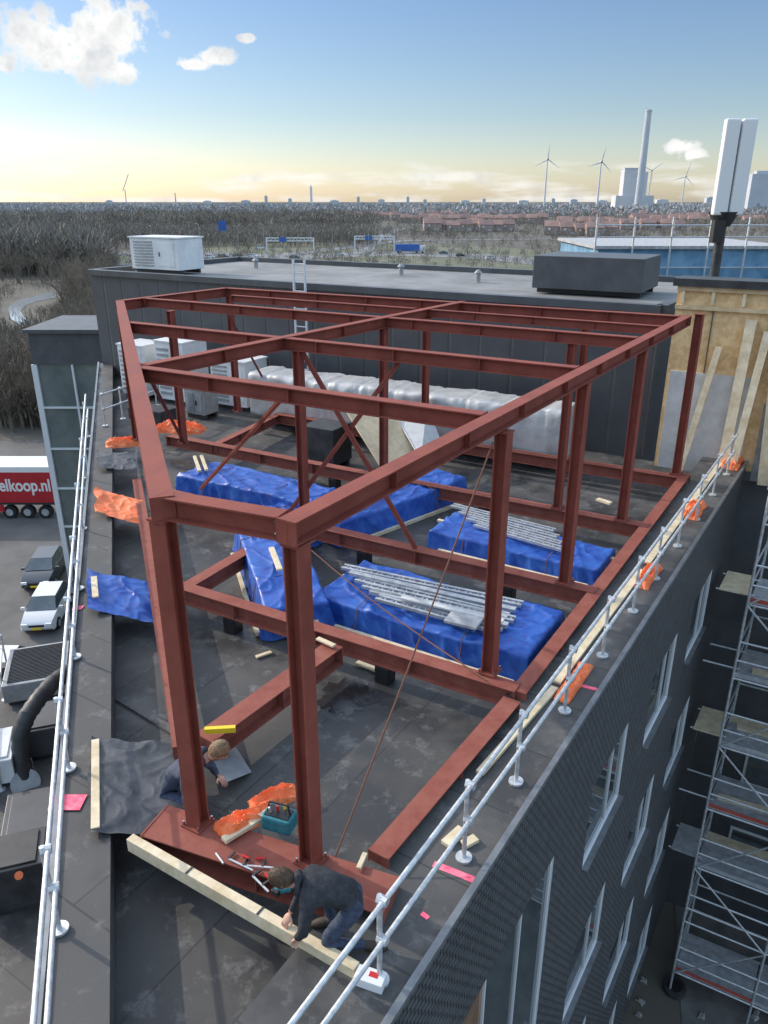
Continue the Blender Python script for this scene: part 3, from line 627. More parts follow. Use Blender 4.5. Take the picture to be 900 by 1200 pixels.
for (a,k0,k1,lab) in [(12.1,0.1,k38-.35,'thin upper cross beam at the right rear of the frame'),(12.1,k38-.2,11.4,'thin upper cross beam at the left rear of the frame')]:
    steel_beam(lab,right(a)+W*k0,right(a)+W*k1,TOP-.01,.18,.12)
CT=TOP-.23
steel_col('nearest steel column, right of the pair by the workers',A,BEAM,CT,.17)
steel_col('near left steel column beside the crouching worker',Lc+Vector((.0,-.04,0)),BEAM,CT+.02,.17,rot=(A-Lc).normalized())
for a,lab in((3.95,'second column along the guard rail'),(7.1,'third column along the guard rail'),(10.4,'fourth column along the guard rail')):
    steel_col(lab,right(a)+(E*.07 if a<5 else E*0),BEAM,CT,.18)
steel_col('last column along the guard rail standing free near the timber wall',right(13.95)+E*.25,BEAM,TOP+.05,.18)
for (p,lab) in [(right(7.1)+W*5.4,'inner column carrying the crossed braces'),(right(10.4)+W*5.6,'inner column in the middle of the frame behind the braces'),(right(13.8)+W*6.4,'inner column at the far cross beam in front of the insulated duct'),
    (Vector((-5.4,19.9,0)),'inner column at the left rear of the frame'),(FBp+Vector((.1,-.1,0)),'far left corner column of the frame'),(right(10.4)+W*1.35,'inner rear column just left of the fourth rail column'),(right(13.8)+W*2.2,'rear column on the far cross beam at right'),(FLp,'rear column at the bend of the left beam')]:
    steel_col(lab,p,BEAM,CT+.02,.16)
steel_col('red steel column standing in front of the timber wall at the right edge',T0+E*3.9-U*.35,ROOF,tzt-.25,.16)
b0=P(185,955,BEAM); b1=P(462,1043,BEAM); bs=(b1-b0).normalized().cross(UP)
steel_beam('wide red base beam under the two nearest columns',b0+bs*.07,b1+bs*.07,BEAM,.28,.46,'base_beam','primer_dusty')
for a,k1,lab in((3.8,k38-.1,'nearest long base cross beam on the roof'),(7.1,diagk(7.1)-.3,'middle base cross beam between the tarpaulin piles'),(10.4,diagk(10.4)-.4,'base cross beam behind the tarpaulin piles'),(13.8,11.5,'farthest base cross beam')):
    steel_beam(lab,right(a)+E*.55,right(a)+W*k1,BEAM-.01 ,.28,.24,'base_beam','primer_dusty')
bl0=P(443,1000,BEAM); bl1=P(600,818,BEAM)
steel_beam('near base beam beside the right parapet',bl0,bl1,BEAM-.02,.22,.24,'base_beam','primer_dusty')
steel_beam('long base beam under the columns along the guard rail',bl1+U*.2,right(14.1)+E*.45,BEAM-.02,.22,.22,'base_beam','primer_dusty')
steel_beam('base beam running back from the crouching worker to the cross beam',P(238,862,BEAM),P(392,752,BEAM),BEAM-.04,.3,.3,'base_beam','primer_dusty')
steel_beam('sloping base beam along the left parapet',P(212,872,BEAM),P(160,560,BEAM),BEAM-.03,.2,.2,'base_beam','primer_dusty')
steel_beam('short base beam stub near the left tarpaulin pile',P(222,682,BEAM),P(290,642,BEAM),BEAM-.03,.26,.24,'base_beam','primer_dusty')
steel_beam('base beam running lengthwise in the rear left bay',P(250,520,BEAM),P(330,482,BEAM),BEAM-.03,.24,.22,'base_beam','primer_dusty')
for i,(a,k) in enumerate([(3.8,1.5),(3.8,4.4),(7.1,1.),(7.1,4),(7.1,7.),(10.4,3),(10.4,7),(13.8,4)]):
    c=right(a)+W*k; r=thing('beam_support','black rubber block under a base cross beam','support block',(c.x,c.y,ROOF),'support blocks under the base beams'); MB().obox(c+UP*(ROOF+.14),U*.11,W*.12,UP*.14).build('block','black_plastic',r,bevel=.02); MB().obox(c+UP*(ROOF+.29),U*.1,W*.1,UP*.012).build('pad','rubber',r)
def brace(label,p0,p1,w=.07):
    r=thing('brace',label,'brace',p0)
    MB().bar(p0,p1,w,.012,U).build('angle_leg','primer',r); MB().bar(Vector(p0)+U*.03,Vector(p1)+U*.03,.012,w,U).build('angle_leg','primer',r)
z1=TOP-.25; z0=BEAM+.02
brace('diagonal brace falling from left to right in the middle of the frame',right(7.1)+W*5.3+UP*z1-U*.0,P(487,643,z0),.10)
brace('diagonal brace crossing it, falling from right to left',right(7.1)+W*3.3+UP*z1+U*.06,right(7.1)+W*5.9+UP*z0+U*.06,.09)
t_=P(332,465,z1); brace('diagonal brace falling to the left blue pile',t_,P(235,573,BEAM),.08)
t_=P(172,440,z1); brace('steep brace near the left beam',t_,P(215,520,BEAM),.07)
brace('thin rear brace left of the ladder',P(262,360,z1),P(322,470,BEAM),.06)
def rope(label,p0,p1,rad=.009,sag=.0,m='rope'):
    pts=[Vector(p0).lerp(Vector(p1),i/12)-UP*sag*math.sin(math.pi*i/12) for i in range(13)]
    tag(MB().path(pts,rad,6).build('rope',m,None,True),label,'rope')
rope('thin brown rope stretched from the second rail column to the nearest base beam',right(3.8)+UP*(TOP-.35),P(393,1004,BEAM),.010,.05)
rope('thin rope crossing the blue pile towards the second rail column',P(365,645,BEAM),P(572,798,BEAM+.1),.010,.1)
rope('thin grey cable lying on the roof beside the left parapet',P(135,820,ROOF+.02),P(200,860,ROOF+.02),.010,0,'black_plastic')
# ---------------------------------------------------------------- guard rails
def railing(label,a,b,posts,z,h=1.0):
    r=thing('guard_rail',label,'guard rail',a); a=Vector(a);b=Vector(b); d=(b-a).normalized(); sd=d.cross(UP)
    for hh in(h-.04,h*.52): 
        MB().tube(a+UP*hh+sd*.045,b+UP*hh+sd*.045,.024,10).build('rail','galv',r,True)
    for f in posts:
        q=a.lerp(b,f); po=MB().tube(q,q+UP*h,.024,10).build('post','galv',r,True)
        MB().tube(q+UP*.004,q+UP*.03,.085,14).build('foot',"galv",po)
        for hh in(h-.04,h*.52): MB().tube(q+UP*hh-sd*.015,q+UP*hh+sd*.075,.042,8).build('clamp','galv',po)
    return r
r0=P(445,1150,PAR); r0=Vector((r0.x,r0.y,PAR)); start=r0-UR*1.3; end=r0+UR*15.9; L=(end-start).length
posts=[1.3/L]
for (x,y) in [(541,1005),(600,915),(656,832),(702,768),(738,716),(765,678),(791,640),(812,608),(832,580),(848,556)]:
    q=P(x,y,PAR); posts.append((q-start).dot(UR)/L)
railing('galvanised guard rail along the right parapet',start,end,[f for f in posts if 0<f<1],PAR)
a_=P(70,1090,PAR); b_=P(104,500,PAR); dl=(b_-a_).normalized(); a2=a_-dl*2.2
L2=(b_-a2).length
railing('galvanised guard rail along the left parapet',a2,b_,[2.2/L2]+[((P(x,y,PAR)-a2).dot(dl))/L2 for x,y in [(86,900),(93,770),(97,690),(100,620),(102,560),(104,512)]],PAR)
railing('short galvanised rail in front of the ventilation units at left',P(122,500,ROOF+.45),P(185,475,ROOF+.45),[0.02,.33,.66,.98],ROOF,1.0)
q=P(434,1152,PAR+.0); r=thing('white_box','white carton with red print lying at the foot of the nearest rail post','carton',q)
MB().box(q+UP*.05,(.26,.14,.10),-.35).build('carton','white_paint',r,bevel=.008); MB().box(q+UP*.101+Vector((.03,0,0)),(.08,.05,.003),-.35).build('print','red_tool',r)
# ---------------------------------------------------------------- tarpaulin piles
def tarp_pile(label,pa,pb,w,h,seed,m='blue_tarp'):
    z=ROOF; pa=Vector((pa.x,pa.y,z)); pb=Vector((pb.x,pb.y,z)); d=(pb-pa); L=d.length; d.normalize(); s=Vector((-d.y,d.x,0)); c=(pa+pb)/2
    hx,hy=L/2,w/2; nx,ny=int((L+2*h)*32),int((w+2*h)*36); vs=[];fs=[]
    def prof(p,half):
        t=abs(p)*(half+h); rr=.05
        if t<=half-rr: return math.copysign(t,p),0.
        if t<half+rr: 
            q=(t-half+rr)/(2*rr)*math.pi/2; return math.copysign(half-rr+rr*math.sin(q),p),rr*(1-math.cos(q))
        return math.copysign(half,p),min(h,t-half)
    for i in range(nx+1):
        x,dx_=prof(-1+2*i/nx,hx)
        for j in range(ny+1):
            y,dy_=prof(-1+2*j/ny,hy)
            drop=max(dx_,dy_); side=drop/h
            hh=h*(.95+.06*noise.noise(Vector((x*.6+seed,y*.5,seed)))) + .02*math.copysign(1,math.sin(x*1.1+seed*2))*min(1,abs(math.sin(x*1.1+seed*2))*10)
            zz=max(.012,hh*(1-side))
            # long soft folds running diagonally over the top, few sharp creases
            cr=(1-abs(noise.noise(Vector((x*.8+y*1.6+seed,y*1.1-x*.35,seed)))))**12*.045+(1-abs(noise.noise(Vector((x*1.6-y*1.9+seed,y*1.7+x*.7,3+seed)))))**16*.03
            ax_=x if dy_>dx_ else y
            pl_=(1-abs(noise.noise(Vector((ax_*2.3+zz*1.1+seed,zz*.5,seed)))))**7*.05*min(1,side*2)
            ox=(d*math.copysign(1,x) if dx_>dy_ else s*math.copysign(1,y))*(pl_+.07*side**2)
            q=c+d*x+s*y+ox+UP*(zz+cr*(1-side)+.012)
            q+=(d*noise.noise(Vector((x*1.1,y*1.2,seed)))+s*noise.noise(Vector((x*.8,y*1.0,seed+9))))*.04
            vs.append(q)
    for i in range(nx):
        for j in range(ny): k=i*(ny+1)+j; fs.append((k,k+ny+1,k+ny+2,k+1))
    r=thing('covered_pile',label,'covered pile',(c.x,c.y,z))
    MB().add(vs,fs).build('tarpaulin',m,r,1.1)
    for sg in(-1,1):
        for t in range(3):
            q=c+d*(sg*(L/2-.15))+s*((t-1)*w*.25); q=Vector((q.x,q.y,z+.10+.07*t)); MB().bar(q,q+d*sg*(.25+.07*t),.09,.05).build('timber_end','timber_pale',r)
    for sg in(-1,1): 
        q=c+s*sg*(w/2+.14); q=Vector((q.x,q.y,z+.045)); MB().bar(q-d*(L*.42),q+d*(L*.46),.07,.07).build('edge_batten','timber_pale',r)
    for f in(-.28,.22):
        pts=[c+d*(L*f)+s*(y_)+UP*z_ for y_,z_ in [(-hy-.12,.05),(-hy-.06,h*.5),(-hy+.0,h*.98),(-hy*.6,h*1.05),(0,h*1.05),(hy*.6,h*1.05),(hy,h*.98),(hy+.06,h*.5),(hy+.12,.05)]]
        MB().path(pts,.008,5).build('lashing','rope',r)
    return r
tarp_pile('long blue tarpaulin pile at the rear left behind the braces',P(228,557,ROOF+.35),P(378,590,ROOF+.35),1.15,.55,1)
tarp_pile('blue tarpaulin pile under the leaning boards in the middle',P(375,612,ROOF+.35),P(522,562,ROOF+.35),1.3,.55,2.3)
tarp_pile('blue tarpaulin pile lying lengthwise behind the nearest column',P(307,622,ROOF+.35),P(350,722,ROOF+.35),1.05,.58,4.1)
tarp_pile('largest blue tarpaulin pile in the centre with lattice beams on it',P(400,682,ROOF+.35),P(640,750,ROOF+.35),1.55,.46,5.7)
tarp_pile('blue tarpaulin pile at right with scaffold lattice on top',P(518,612,ROOF+.35),P(712,655,ROOF+.35),1.15,.36,7.9)
tarp_pile('small blue tarpaulin heap between the rear and centre piles',P(322,592,ROOF+.35),P(352,625,ROOF+.35),.75,.42,9.4)
def lattice(label,p0,p1,wd=.2,m='alu',rungs=.10):
    p0=Vector(p0);p1=Vector(p1); d=(p1-p0).normalized(); sd=d.cross(UP).normalized(); r=thing('lattice_beam',label,'scaffold frame',p0)
    for s in(-1,1): MB().bar(p0+sd*s*wd/2,p1+sd*s*wd/2,.05,.05).build('rail',m,r)
    n=int((p1-p0).length/rungs); mb=MB()
    for i in range(n):
        q=p0.lerp(p1,(i)/n); q2=p0.lerp(p1,(i+1)/n); sg=1 if i%2 else -1; mb.bar(q-sd*sg*wd/2,q2+sd*sg*wd/2,.018,.018)
    mb.build('lacing',m,r)
z5=ROOF+.36+.09; z4=ROOF+.46+.10
names4=['rearmost','second','third','fourth','fifth','front']
for i in range(6):
    o=i*7.2; p0=P(402+i*8,664+o,z4+(.04 if i%2 else 0)); p1=P(612-i*3-(i%3)*5,708+o*.84+(i%3),z4)
    if i in(1,4):
        tag(MB().bar(p0,p1,.11,.06).build('metal_profile','alu'),'solid grey metal profile lying among the lattice beams of the centre pile, %s of six'%names4[i],'metal profile')
    else: lattice('long narrow metal lattice beam on the centre blue pile, %s of six'%names4[i],p0,p1,.12)
for i in range(4):
    o=i*7.5; lattice('narrow metal lattice beam on the right blue pile, %s of four'%['rearmost','second','third','front'][i],P(530+i*9,592+o,z5),P(650+i*4,622+o*1.0,z5),.12)
tag(MB().bar(P(525,722,z4+.10),P(562,731,z4+.10),.36,.04).build('grey_slab','fleece'),'small grey slab on the front of the centre pile','slab')
tag(MB().bar(P(470,700,z4+.11),P(590,728,z4+.11),.10,.03).build('metal_strip','panel_white'),'pale flat metal strip lying over the lattice beams of the centre pile','metal strip')
def board(name,label,pts,th,m,cat='board'):
    mb=MB(); a,b,c_=pts[0],pts[1],pts[2]; nn=(b-a).cross(c_-a).normalized()*th
    mb.add(list(pts)+[p+nn for p in pts],[(0,1,2,3),(7,6,5,4)]+[(i,(i+1)%4,4+(i+1)%4,4+i) for i in range(4)]); return tag(mb.build(name,m),label,cat)
zl=ROOF+.62; zt=ROOF+1.75
board('wooden_board','large tan plywood board leaning on the middle blue pile',[P(448,552,zl),P(494,535,zl),P(450,466,zt),P(400,474,zt)],.03,'ply')
board('wooden_board','second pale board leaning beside the plywood board',[P(493,540,zl+.08),P(520,527,zl+.08),P(500,478,zt-.2),P(452,468,zt-.12)],.03,'panel_white')
def plank(label,p0,p1,w=.14,h=.04,m='timber_pale',name='plank'):
    return tag(MB().bar(p0,p1,w,h).build(name,m,bevel=.004),label,'plank')
r=thing('timber_beam','long pale timber beam across the near end between both parapets','timber beam',P(150,985,BEAM-.02))
ta=P(152,980,BEAM-.03); tb=P(418,1132,BEAM-.03)
MB().bar(ta-UP*.08,tb-UP*.08,.095,.16).build('timber','timber_pale',r,bevel=.006)
for f in(.3,.62): 
    c=ta.lerp(tb,f); MB().bar(c+UP*.004-(tb-ta).normalized()*.01,c+UP*.004+(tb-ta).normalized()*.01,.098,.006).build('pencil_mark','dark_metal',r)
plank('pale plank lying on the parapet between the rail posts nearest the orange cloth',P(562,906,PAR+.03),P(650,806,PAR+.03),.10,.045)
plank('long pale plank along the right parapet behind the rail, near half',P(652,800,PAR+.03),P(752,668,PAR+.03),.12,.04)
plank('long pale plank along the right parapet behind the rail, far half',P(758,660,PAR+.03),P(852,532,PAR+.03),.12,.04)
plank('short block of pale wood by the second rail post',P(522,990,PAR+.03),P(542,972,PAR+.03),.12,.05)
plank('second small wooden block by the second rail post',P(543,990,PAR+.03),P(558,982,PAR+.03),.1,.04)
plank('pale upright-lying plank on the left parapet beside the black sheet',P(112,972,PAR+.06),P(112,868,PAR+.06),.09,.05)
plank('small wood offcut on the roof in the centre bay',P(418,776,ROOF+.05),P(444,786,ROOF+.05),.10,.03)
plank('wooden batten beside the orange tarpaulin on the base beam',P(262,985,BEAM+.05),P(318,950,BEAM+.05),.09,.045)
plank('short batten end standing near the second nearest column base',P(428,1000,BEAM+.04),P(420,1018,BEAM+.04),.05,.03)
plank('batten lying across the left edge of the centre pile',P(318,642,ROOF+.76),P(328,668,ROOF+.76),.10,.04)
plank('short pale plank on the blue sheet on the left parapet',P(110,676,PAR+.16),P(112,700,PAR+.16),.10,.03)
plank('left one of two battens on the rear left pile',P(228,535,ROOF+.66),P(234,552,ROOF+.66),.08,.05)
plank('right one of two battens on the rear left pile',P(236,534,ROOF+.66),P(242,551,ROOF+.66),.08,.05)
plank('long pale batten on the front of the middle base cross beam',P(412,598,BEAM+.03),P(470,560,BEAM+.03),.06,.04)
plank('pale batten on the nearest base cross beam beside the lengthwise pile',P(372,748,BEAM+.02),P(392,757,BEAM+.02),.08,.03)
plank('small wood piece on the base beam near the fourth rail column',P(700,585,BEAM+.02),P(716,590,BEAM+.02),.12,.05)
plank('short offcut on the roof left of the lengthwise base beam',P(300,770,ROOF+.03),P(318,764,ROOF+.03),.07,.03)
tag(MB().bar(P(240,856,BEAM+.06),P(276,854,BEAM+.06),.06,.07).build('spirit_level','yellow'),'yellow spirit level lying on the base beam behind the left column','spirit level')
tag(MB().add([P(262,852,ROOF+.02),P(295,905,ROOF+.02),P(262,918,ROOF+.25),P(246,880,ROOF+.3)],[(0,1,2,3)]).build('grey_board','grey_metal'),'grey board leaning behind the crouching worker','board')
pc=P(405,815,ROOF+.006); vs=[pc]; 
for i in range(60):
    a=2*math.pi*i/60; k=1+.5*noise.noise(Vector((math.cos(a)*1.6,math.sin(a)*1.6,3)))+.35*noise.noise(Vector((math.cos(a)*5,math.sin(a)*5,1))); vs.append(pc+U*math.cos(a)*.45*k+W*math.sin(a)*.36*k)
tag(MB().add(vs,[(0,1+i,1+(i+1)%60) for i in range(60)]).build('puddle','puddle'),kind='structure')
# ---------------------------------------------------------------- sheets and cloths
def cloth(label,c4,m,nx,ny,amp,seed,name='sheet',cat='tarpaulin',fold=1.0):
    vs=[];fs=[]; a,b,c_,d=[Vector(q) for q in c4]
    for i in range(nx+1):
        for j in range(ny+1):
            f=i/nx;g_=j/ny; q=a.lerp(b,f).lerp(d.lerp(c_,f),g_); x=(q-a)
            n1=(1-abs(noise.noise(Vector((x.x*1.3*fold+x.y*.5+seed,x.y*1.9*fold,seed)))))**4; n2=(1-abs(noise.noise(Vector((x.x*4*fold,x.y*4.5*fold+seed,seed)))))**6
            q=q+UP*(amp*(n1*.8+n2*.3))+Vector((noise.noise(Vector((f*3,g_*5,seed))),noise.noise(Vector((g_*3,f*5,seed+4))),0))*.06
            vs.append(q)
    for i in range(nx):
        for j in range(ny): k=i*(ny+1)+j; fs.append((k,k+ny+1,k+ny+2,k+1))
    return tag(MB().add(vs,fs).build(name,m,None,True),label,cat)
cloth('blue sheet draped over the left parapet',[P(102,670,PAR+.10),P(103,716,PAR+.06),P(192,735,PAR-.25),P(178,684,PAR-.05)],'blue_tarp',40,60,.07,3)
cloth('black sheet draped from the left parapet towards the crouching worker',[P(108,865,PAR+.04),P(104,976,PAR+.04),P(224,982,PAR-.10),P(203,872,PAR-.05)],'black_tarp',60,70,.04,6)
cloth('orange sheet draped over the left parapet above the blue one',[P(112,574,PAR+.2),P(112,603,PAR+.08),P(174,619,PAR-.15),P(168,590,PAR+.05)],'orange_tarp',30,46,.09,9)
cloth('dark sheet draped at the far left corner of the roof',[P(114,530,PAR+.12),P(116,548,PAR+.1),P(162,552,PAR),P(160,532,PAR+.1)],'black_tarp',30,40,.06,10)
def bundle(label,c,lx,ly,h,rz,seed,m='orange_tarp',name='cloth_bundle',cat='cloth',fr=1.):
    ax=Vector((math.cos(rz),math.sin(rz),0)); ay=Vector((-ax.y,ax.x,0)); vs=[];fs=[]; nx,ny=int(50*max(1,lx)),32
    for i in range(nx+1):
        for j in range(ny+1):
            a=-1+2*i/nx; b=-1+2*j/ny
            e=(max(0,1-a**6))**.5*(max(0,1-b**4))**.5
            n1=(1-abs(noise.noise(Vector((a*lx*1.3+seed,b*1.6*ly/.3+a,seed)))))**5; n2=(1-abs(noise.noise(Vector((a*lx*5,b*5+seed,seed)))))**5
            w_=1+.3*fr*noise.noise(Vector((a*lx*1.2,seed,2)))
            vs.append(Vector(c)+ax*(a*lx/2+.05*fr*noise.noise(Vector((b*2,seed,a))))+ay*(b*ly/2*w_+.05*fr*noise.noise(Vector((a*lx*1.5,seed,5))))+UP*(.006+e*h*(.4+.8*n1+.25*n2)))
    for i in range(nx):
        for j in range(ny): k=i*(ny+1)+j; fs.append((k,k+ny+1,k+ny+2,k+1))
    return tag(MB().add(vs,fs).build(name,m,None,True),label,cat)
ru=math.radians(57.4)
bundle('orange cloth nearest on the right parapet, long and flat',P(673,800,PAR),1.05,.22,.08,ru,1,fr=.4)
bundle('second orange cloth on the right parapet from the near end',P(759,677,PAR),1.0,.27,.12,ru,2,fr=.6)
bundle('third orange cloth on the right parapet from the near end',P(813,600,PAR),1.0,.34,.14,ru,3,fr=.6)
bundle('farthest orange cloth on the right parapet near the timber wall',P(858,545,PAR),.9,.4,.15,ru,4,fr=.6)
bundle('orange cloth heap by the left rear units, left one',P(148,521,ROOF+.4),1.1,.6,.16,.3,5)
bundle('orange cloth heap by the left rear units, right one',P(212,505,ROOF+.4),1.4,.7,.22,-.2,6)
bundle('orange tarpaulin heap beside the teal tool bag',P(282,966,BEAM-.0),.50,.28,.10,.7,7,fr=.7)
bundle('orange tarpaulin folds behind the teal tool bag',P(322,938,BEAM-.0),.55,.26,.10,.45,8,fr=.7)
def mark(label,p0,p1,w): tag(MB().quad(*(lambda a,b,s:(a-s,b-s,b+s,a+s))(p0,p1,(p1-p0).normalized().cross(UP)*w/2)).build('paint_mark','pink'),label,'paint mark')
mark('pink paint stripe on the parapet beside the second rail post',P(508,1012,PAR+.004),P(558,1032,PAR+.004),.08)
mark('small pink paint mark on the parapet beside the long orange cloth',P(680,803,PAR+.004),P(700,808,PAR+.004),.07)
mark('pink paint mark on the left parapet beside the black sheet',P(60,940,PAR+.004),P(98,940,PAR+.004),.24)
mark('pink paint spot high on the left parapet',P(86,712,PAR+.004),P(97,712,PAR+.004),.14)
mark('small pink paint spot on the parapet near the nearest rail post',P(494,1070,PAR+.004),P(502,1076,PAR+.004),.05)
p=P(328,968,BEAM); r=thing('tool_bag','teal tool bag with open top beside the orange tarpaulin','tool bag',p)
MB().box(p+UP*.09,(.34,.22,.18),-.35).build('bag','teal',r,bevel=.03)
MB().box(p+UP*.185,(.27,.15,.012),-.35).build('opening','black_plastic',r)
hb=[p+UP*.18+Vector((-.12,.04,0)),p+UP*.29+Vector((-.10,.04,0)),p+UP*.30+Vector((.10,-.03,0)),p+UP*.18+Vector((.12,-.04,0))]
MB().path(hb,.012,8).build('handle','black_plastic',r,True)
for i in range(3): MB().tube(p+UP*.15+Vector((-.08+i*.07,.02*i,0)),p+UP*.25+Vector((-.10+i*.08,.02*i,0)),.014,8).build('tool_handle',['alu','red_tool','yellow'][i],r)
def clamp(label,p,rz,L=.3):
    r=thing('bar_clamp',label,'clamp',p); a=Vector((math.cos(rz),math.sin(rz),0)); s=Vector((-a.y,a.x,0)); z=UP*.02
    MB().bar(p+z,p+a*L+z,.018,.01).build('bar','alu',r); MB().bar(p+z,p+s*.10+z,.022,.016).build('jaw','dark_metal',r); MB().bar(p+z+a*L*.6,p+s*.10+z+a*L*.6,.022,.016).build('jaw','dark_metal',r)
    MB().tube(p+z+a*L*.6+s*.10,p+z+a*(L*.6+.02)+s*.10-a*.11,.013,8).build('handle','red_tool',r)
clamp('red handled clamp lying left of the drills on the base beam',P(268,1008,BEAM+.003),-.5)
clamp('second red handled clamp among the tools, middle one',P(288,1016,BEAM+.003),-.1,.28)
clamp('third red handled clamp among the tools, nearest the drill',P(296,1028,BEAM+.003),-.8,.26)
def drill(label,p,rz,m='teal'):
    r=thing('cordless_drill',label,'drill',p); a=Vector((math.cos(rz),math.sin(rz),0)); s=Vector((-a.y,a.x,0)); z=UP*.04
    MB().tube(p+z,p+a*.15+z,.033,12).build('motor_body',m,r,True); MB().tube(p+a*.15+z,p+a*.2+z,.022,10,.012).build('chuck','dark_metal',r,True)
    MB().bar(p+a*.03+z,p+a*.0+s*.13+z,.04,.035).build('grip','black_plastic',r,bevel=.008); MB().box(p+s*.15+z,(.08,.05,.06),rz).build('battery','black_plastic',r,bevel=.008)
drill('teal cordless drill lying by the nearest column',P(322,1048,BEAM+.003),.2)
drill('black cordless drill beside the teal drill',P(335,1036,BEAM+.003),2.6,'dark_metal')
tag(MB().tube(P(253,1000,BEAM+.01),P(262,1012,BEAM+.01),.012,8).build('spanner','alu'),'small steel spanner at the left of the tools','spanner')
# ---------------------------------------------------------------- lower left wing
wg=thing('lower_wing','lower dark roof wing with ventilation plant left of the parapet','building',(-8,10,0)); WZ=9.8
LP=lambda s,o:(TIP+UL*s+NL*o)
w0=[LP(-2,.02),LP(17.8,.02),LP(17.8,11),LP(-2,11)]
MB().prism([Vector((q.x,q.y,0)) for q in w0],0,WZ).build('wall','clad',wg); MB().add([(q.x,q.y,WZ+.01) for q in w0],[(0,1,2,3)]).build('roof','parapet_felt',wg)
MB().bar(w0[1]+UP*(WZ+.15),w0[2]+UP*(WZ+.15),.3,.3).build('parapet','clad',wg); MB().bar(w0[2]+UP*(WZ+.15),w0[3]+UP*(WZ+.15),.3,.3).build('parapet','clad',wg)
r=thing('exhaust_duct','thick black ribbed exhaust duct bending down on the lower wing','duct',P(30,915,WZ))
pts=[P(82,786,WZ+1.5),P(62,800,WZ+1.55),P(46,818,WZ+1.5),P(32,838,WZ+1.4),P(24,858,WZ+1.1),P(24,885,WZ+.6),P(30,916,WZ+.02)]
fine=[]
for i in range(len(pts)-1):
    for k in range(5): fine.append(pts[i].lerp(pts[i+1],k/5))
fine.append(pts[-1]); MB().path(fine,.2,16,[.175+.018*(i%2) for i in range(len(fine))]).build('pipe','dark_metal',r,True)
MB().tube(P(30,918,WZ+.01),P(30,918,WZ+.12),.3,18).build('collar','grey_metal',r)
ang=math.atan2(UL.y,UL.x)
def wunit(label,px,py,w,d,h,m,name='roof_plant',z=WZ,slats=8):
    b=P(px,py,z); r=thing(name,label,'ventilation plant',b); MB().box(b+UP*(.12+h/2),(d,w,h),ang-math.pi/2).build('casing',m,r,bevel=.02)
    MB().box(b+UP*(.06),(d*.9,w*.9,.12),ang-math.pi/2).build('base_frame','dark_metal',r)
    if slats:
        e_=MB(); n=slats*3
        for i in range(n): e_.obox(b+UP*(.13+h)+UL*((-.5+(i+.5)/n)*w*.9),NL*d*.42,UL*.008,UP*.015)
        e_.build('grille','dark_metal',r)
    else: MB().box(b+UP*(.14+h),(d*.8,w*.85,.03),ang-math.pi/2).build('lid',m,r,bevel=.01)
    return r
wunit('grey framed ventilation plant behind the black exhaust duct',48,800,1.8,1.5,.5,'grey_metal')
wunit('dark plain box at the right of the exhaust duct',60,872,1.1,.8,.7,'clad',slats=0)
wunit('flat dark plant cabinet below the exhaust duct',42,975,1.7,1.1,.25,'clad',slats=0)
cb=wunit('black container with an orange emblem at the left edge',22,1048,.9,1.2,.9,'dark_metal',slats=0)
MB().tube(P(22,1026,WZ+1.08),P(22,1026,WZ+1.09),.07,14).build('emblem','orange_tarp',cb)
wunit('white topped unit half hidden at the left edge',-2,905,1.2,.9,.6,'white_metal',slats=0)
railing('low galvanised rail on the lower wing at the left edge',P(8,775,WZ),P(2,930,WZ),[.02,.35,.7,.98],WZ,.9)
tag(MB().box(P(45,1165,WZ+.06),(.06,.9,.08),.2).build('red_batten','toe_red'),'small red batten on the lower wing at the bottom left','batten')
# ---------------------------------------------------------------- rear wing, scaffold
F0=RE+E*.0
rw=thing('rear_wing','darker wing facade standing behind the scaffold at right','building',(F0.x,F0.y,0))
MB().obox(F0+E*6+U*.35+UP*7.4,E*6,U*.3,UP*7.4).build('wall','clad',rw)
for z in(3,6.5,10): 
    for s in(2.2,5.2): 
        w=MB().obox(F0+E*s+U*.04+UP*z,E*.8,U*.03,UP*.9).build('window','white_frame',rw); MB().obox(F0+E*s+U*.0+UP*z,E*.72,U*.02,UP*.82).build('pane','glass',w)
MB().obox(F0+E*6+U*.35+UP*14.95,E*6,U*.45,UP*.12).build('roof_edge','clad',rw)
fr_=Vector((8.35,15.55,0)); bk_=fr_+U*1.5+E*.05
sc=thing('scaffold','tall tube scaffold with red toe boards standing in the corner at right','scaffold',(fr_.x,fr_.y,0))
bays=3; BL=2.07; levels=[.9+2*i for i in range(8)]
for i in range(bays+1):
    for row in(fr_,bk_):
        q=row+E*BL*i; MB().tube(q,q+UP*17.1,.032,8).build('standard','galv',sc,True)
        MB().box(q+UP*.02,(.18,.18,.03)).build('base_plate','galv',sc)
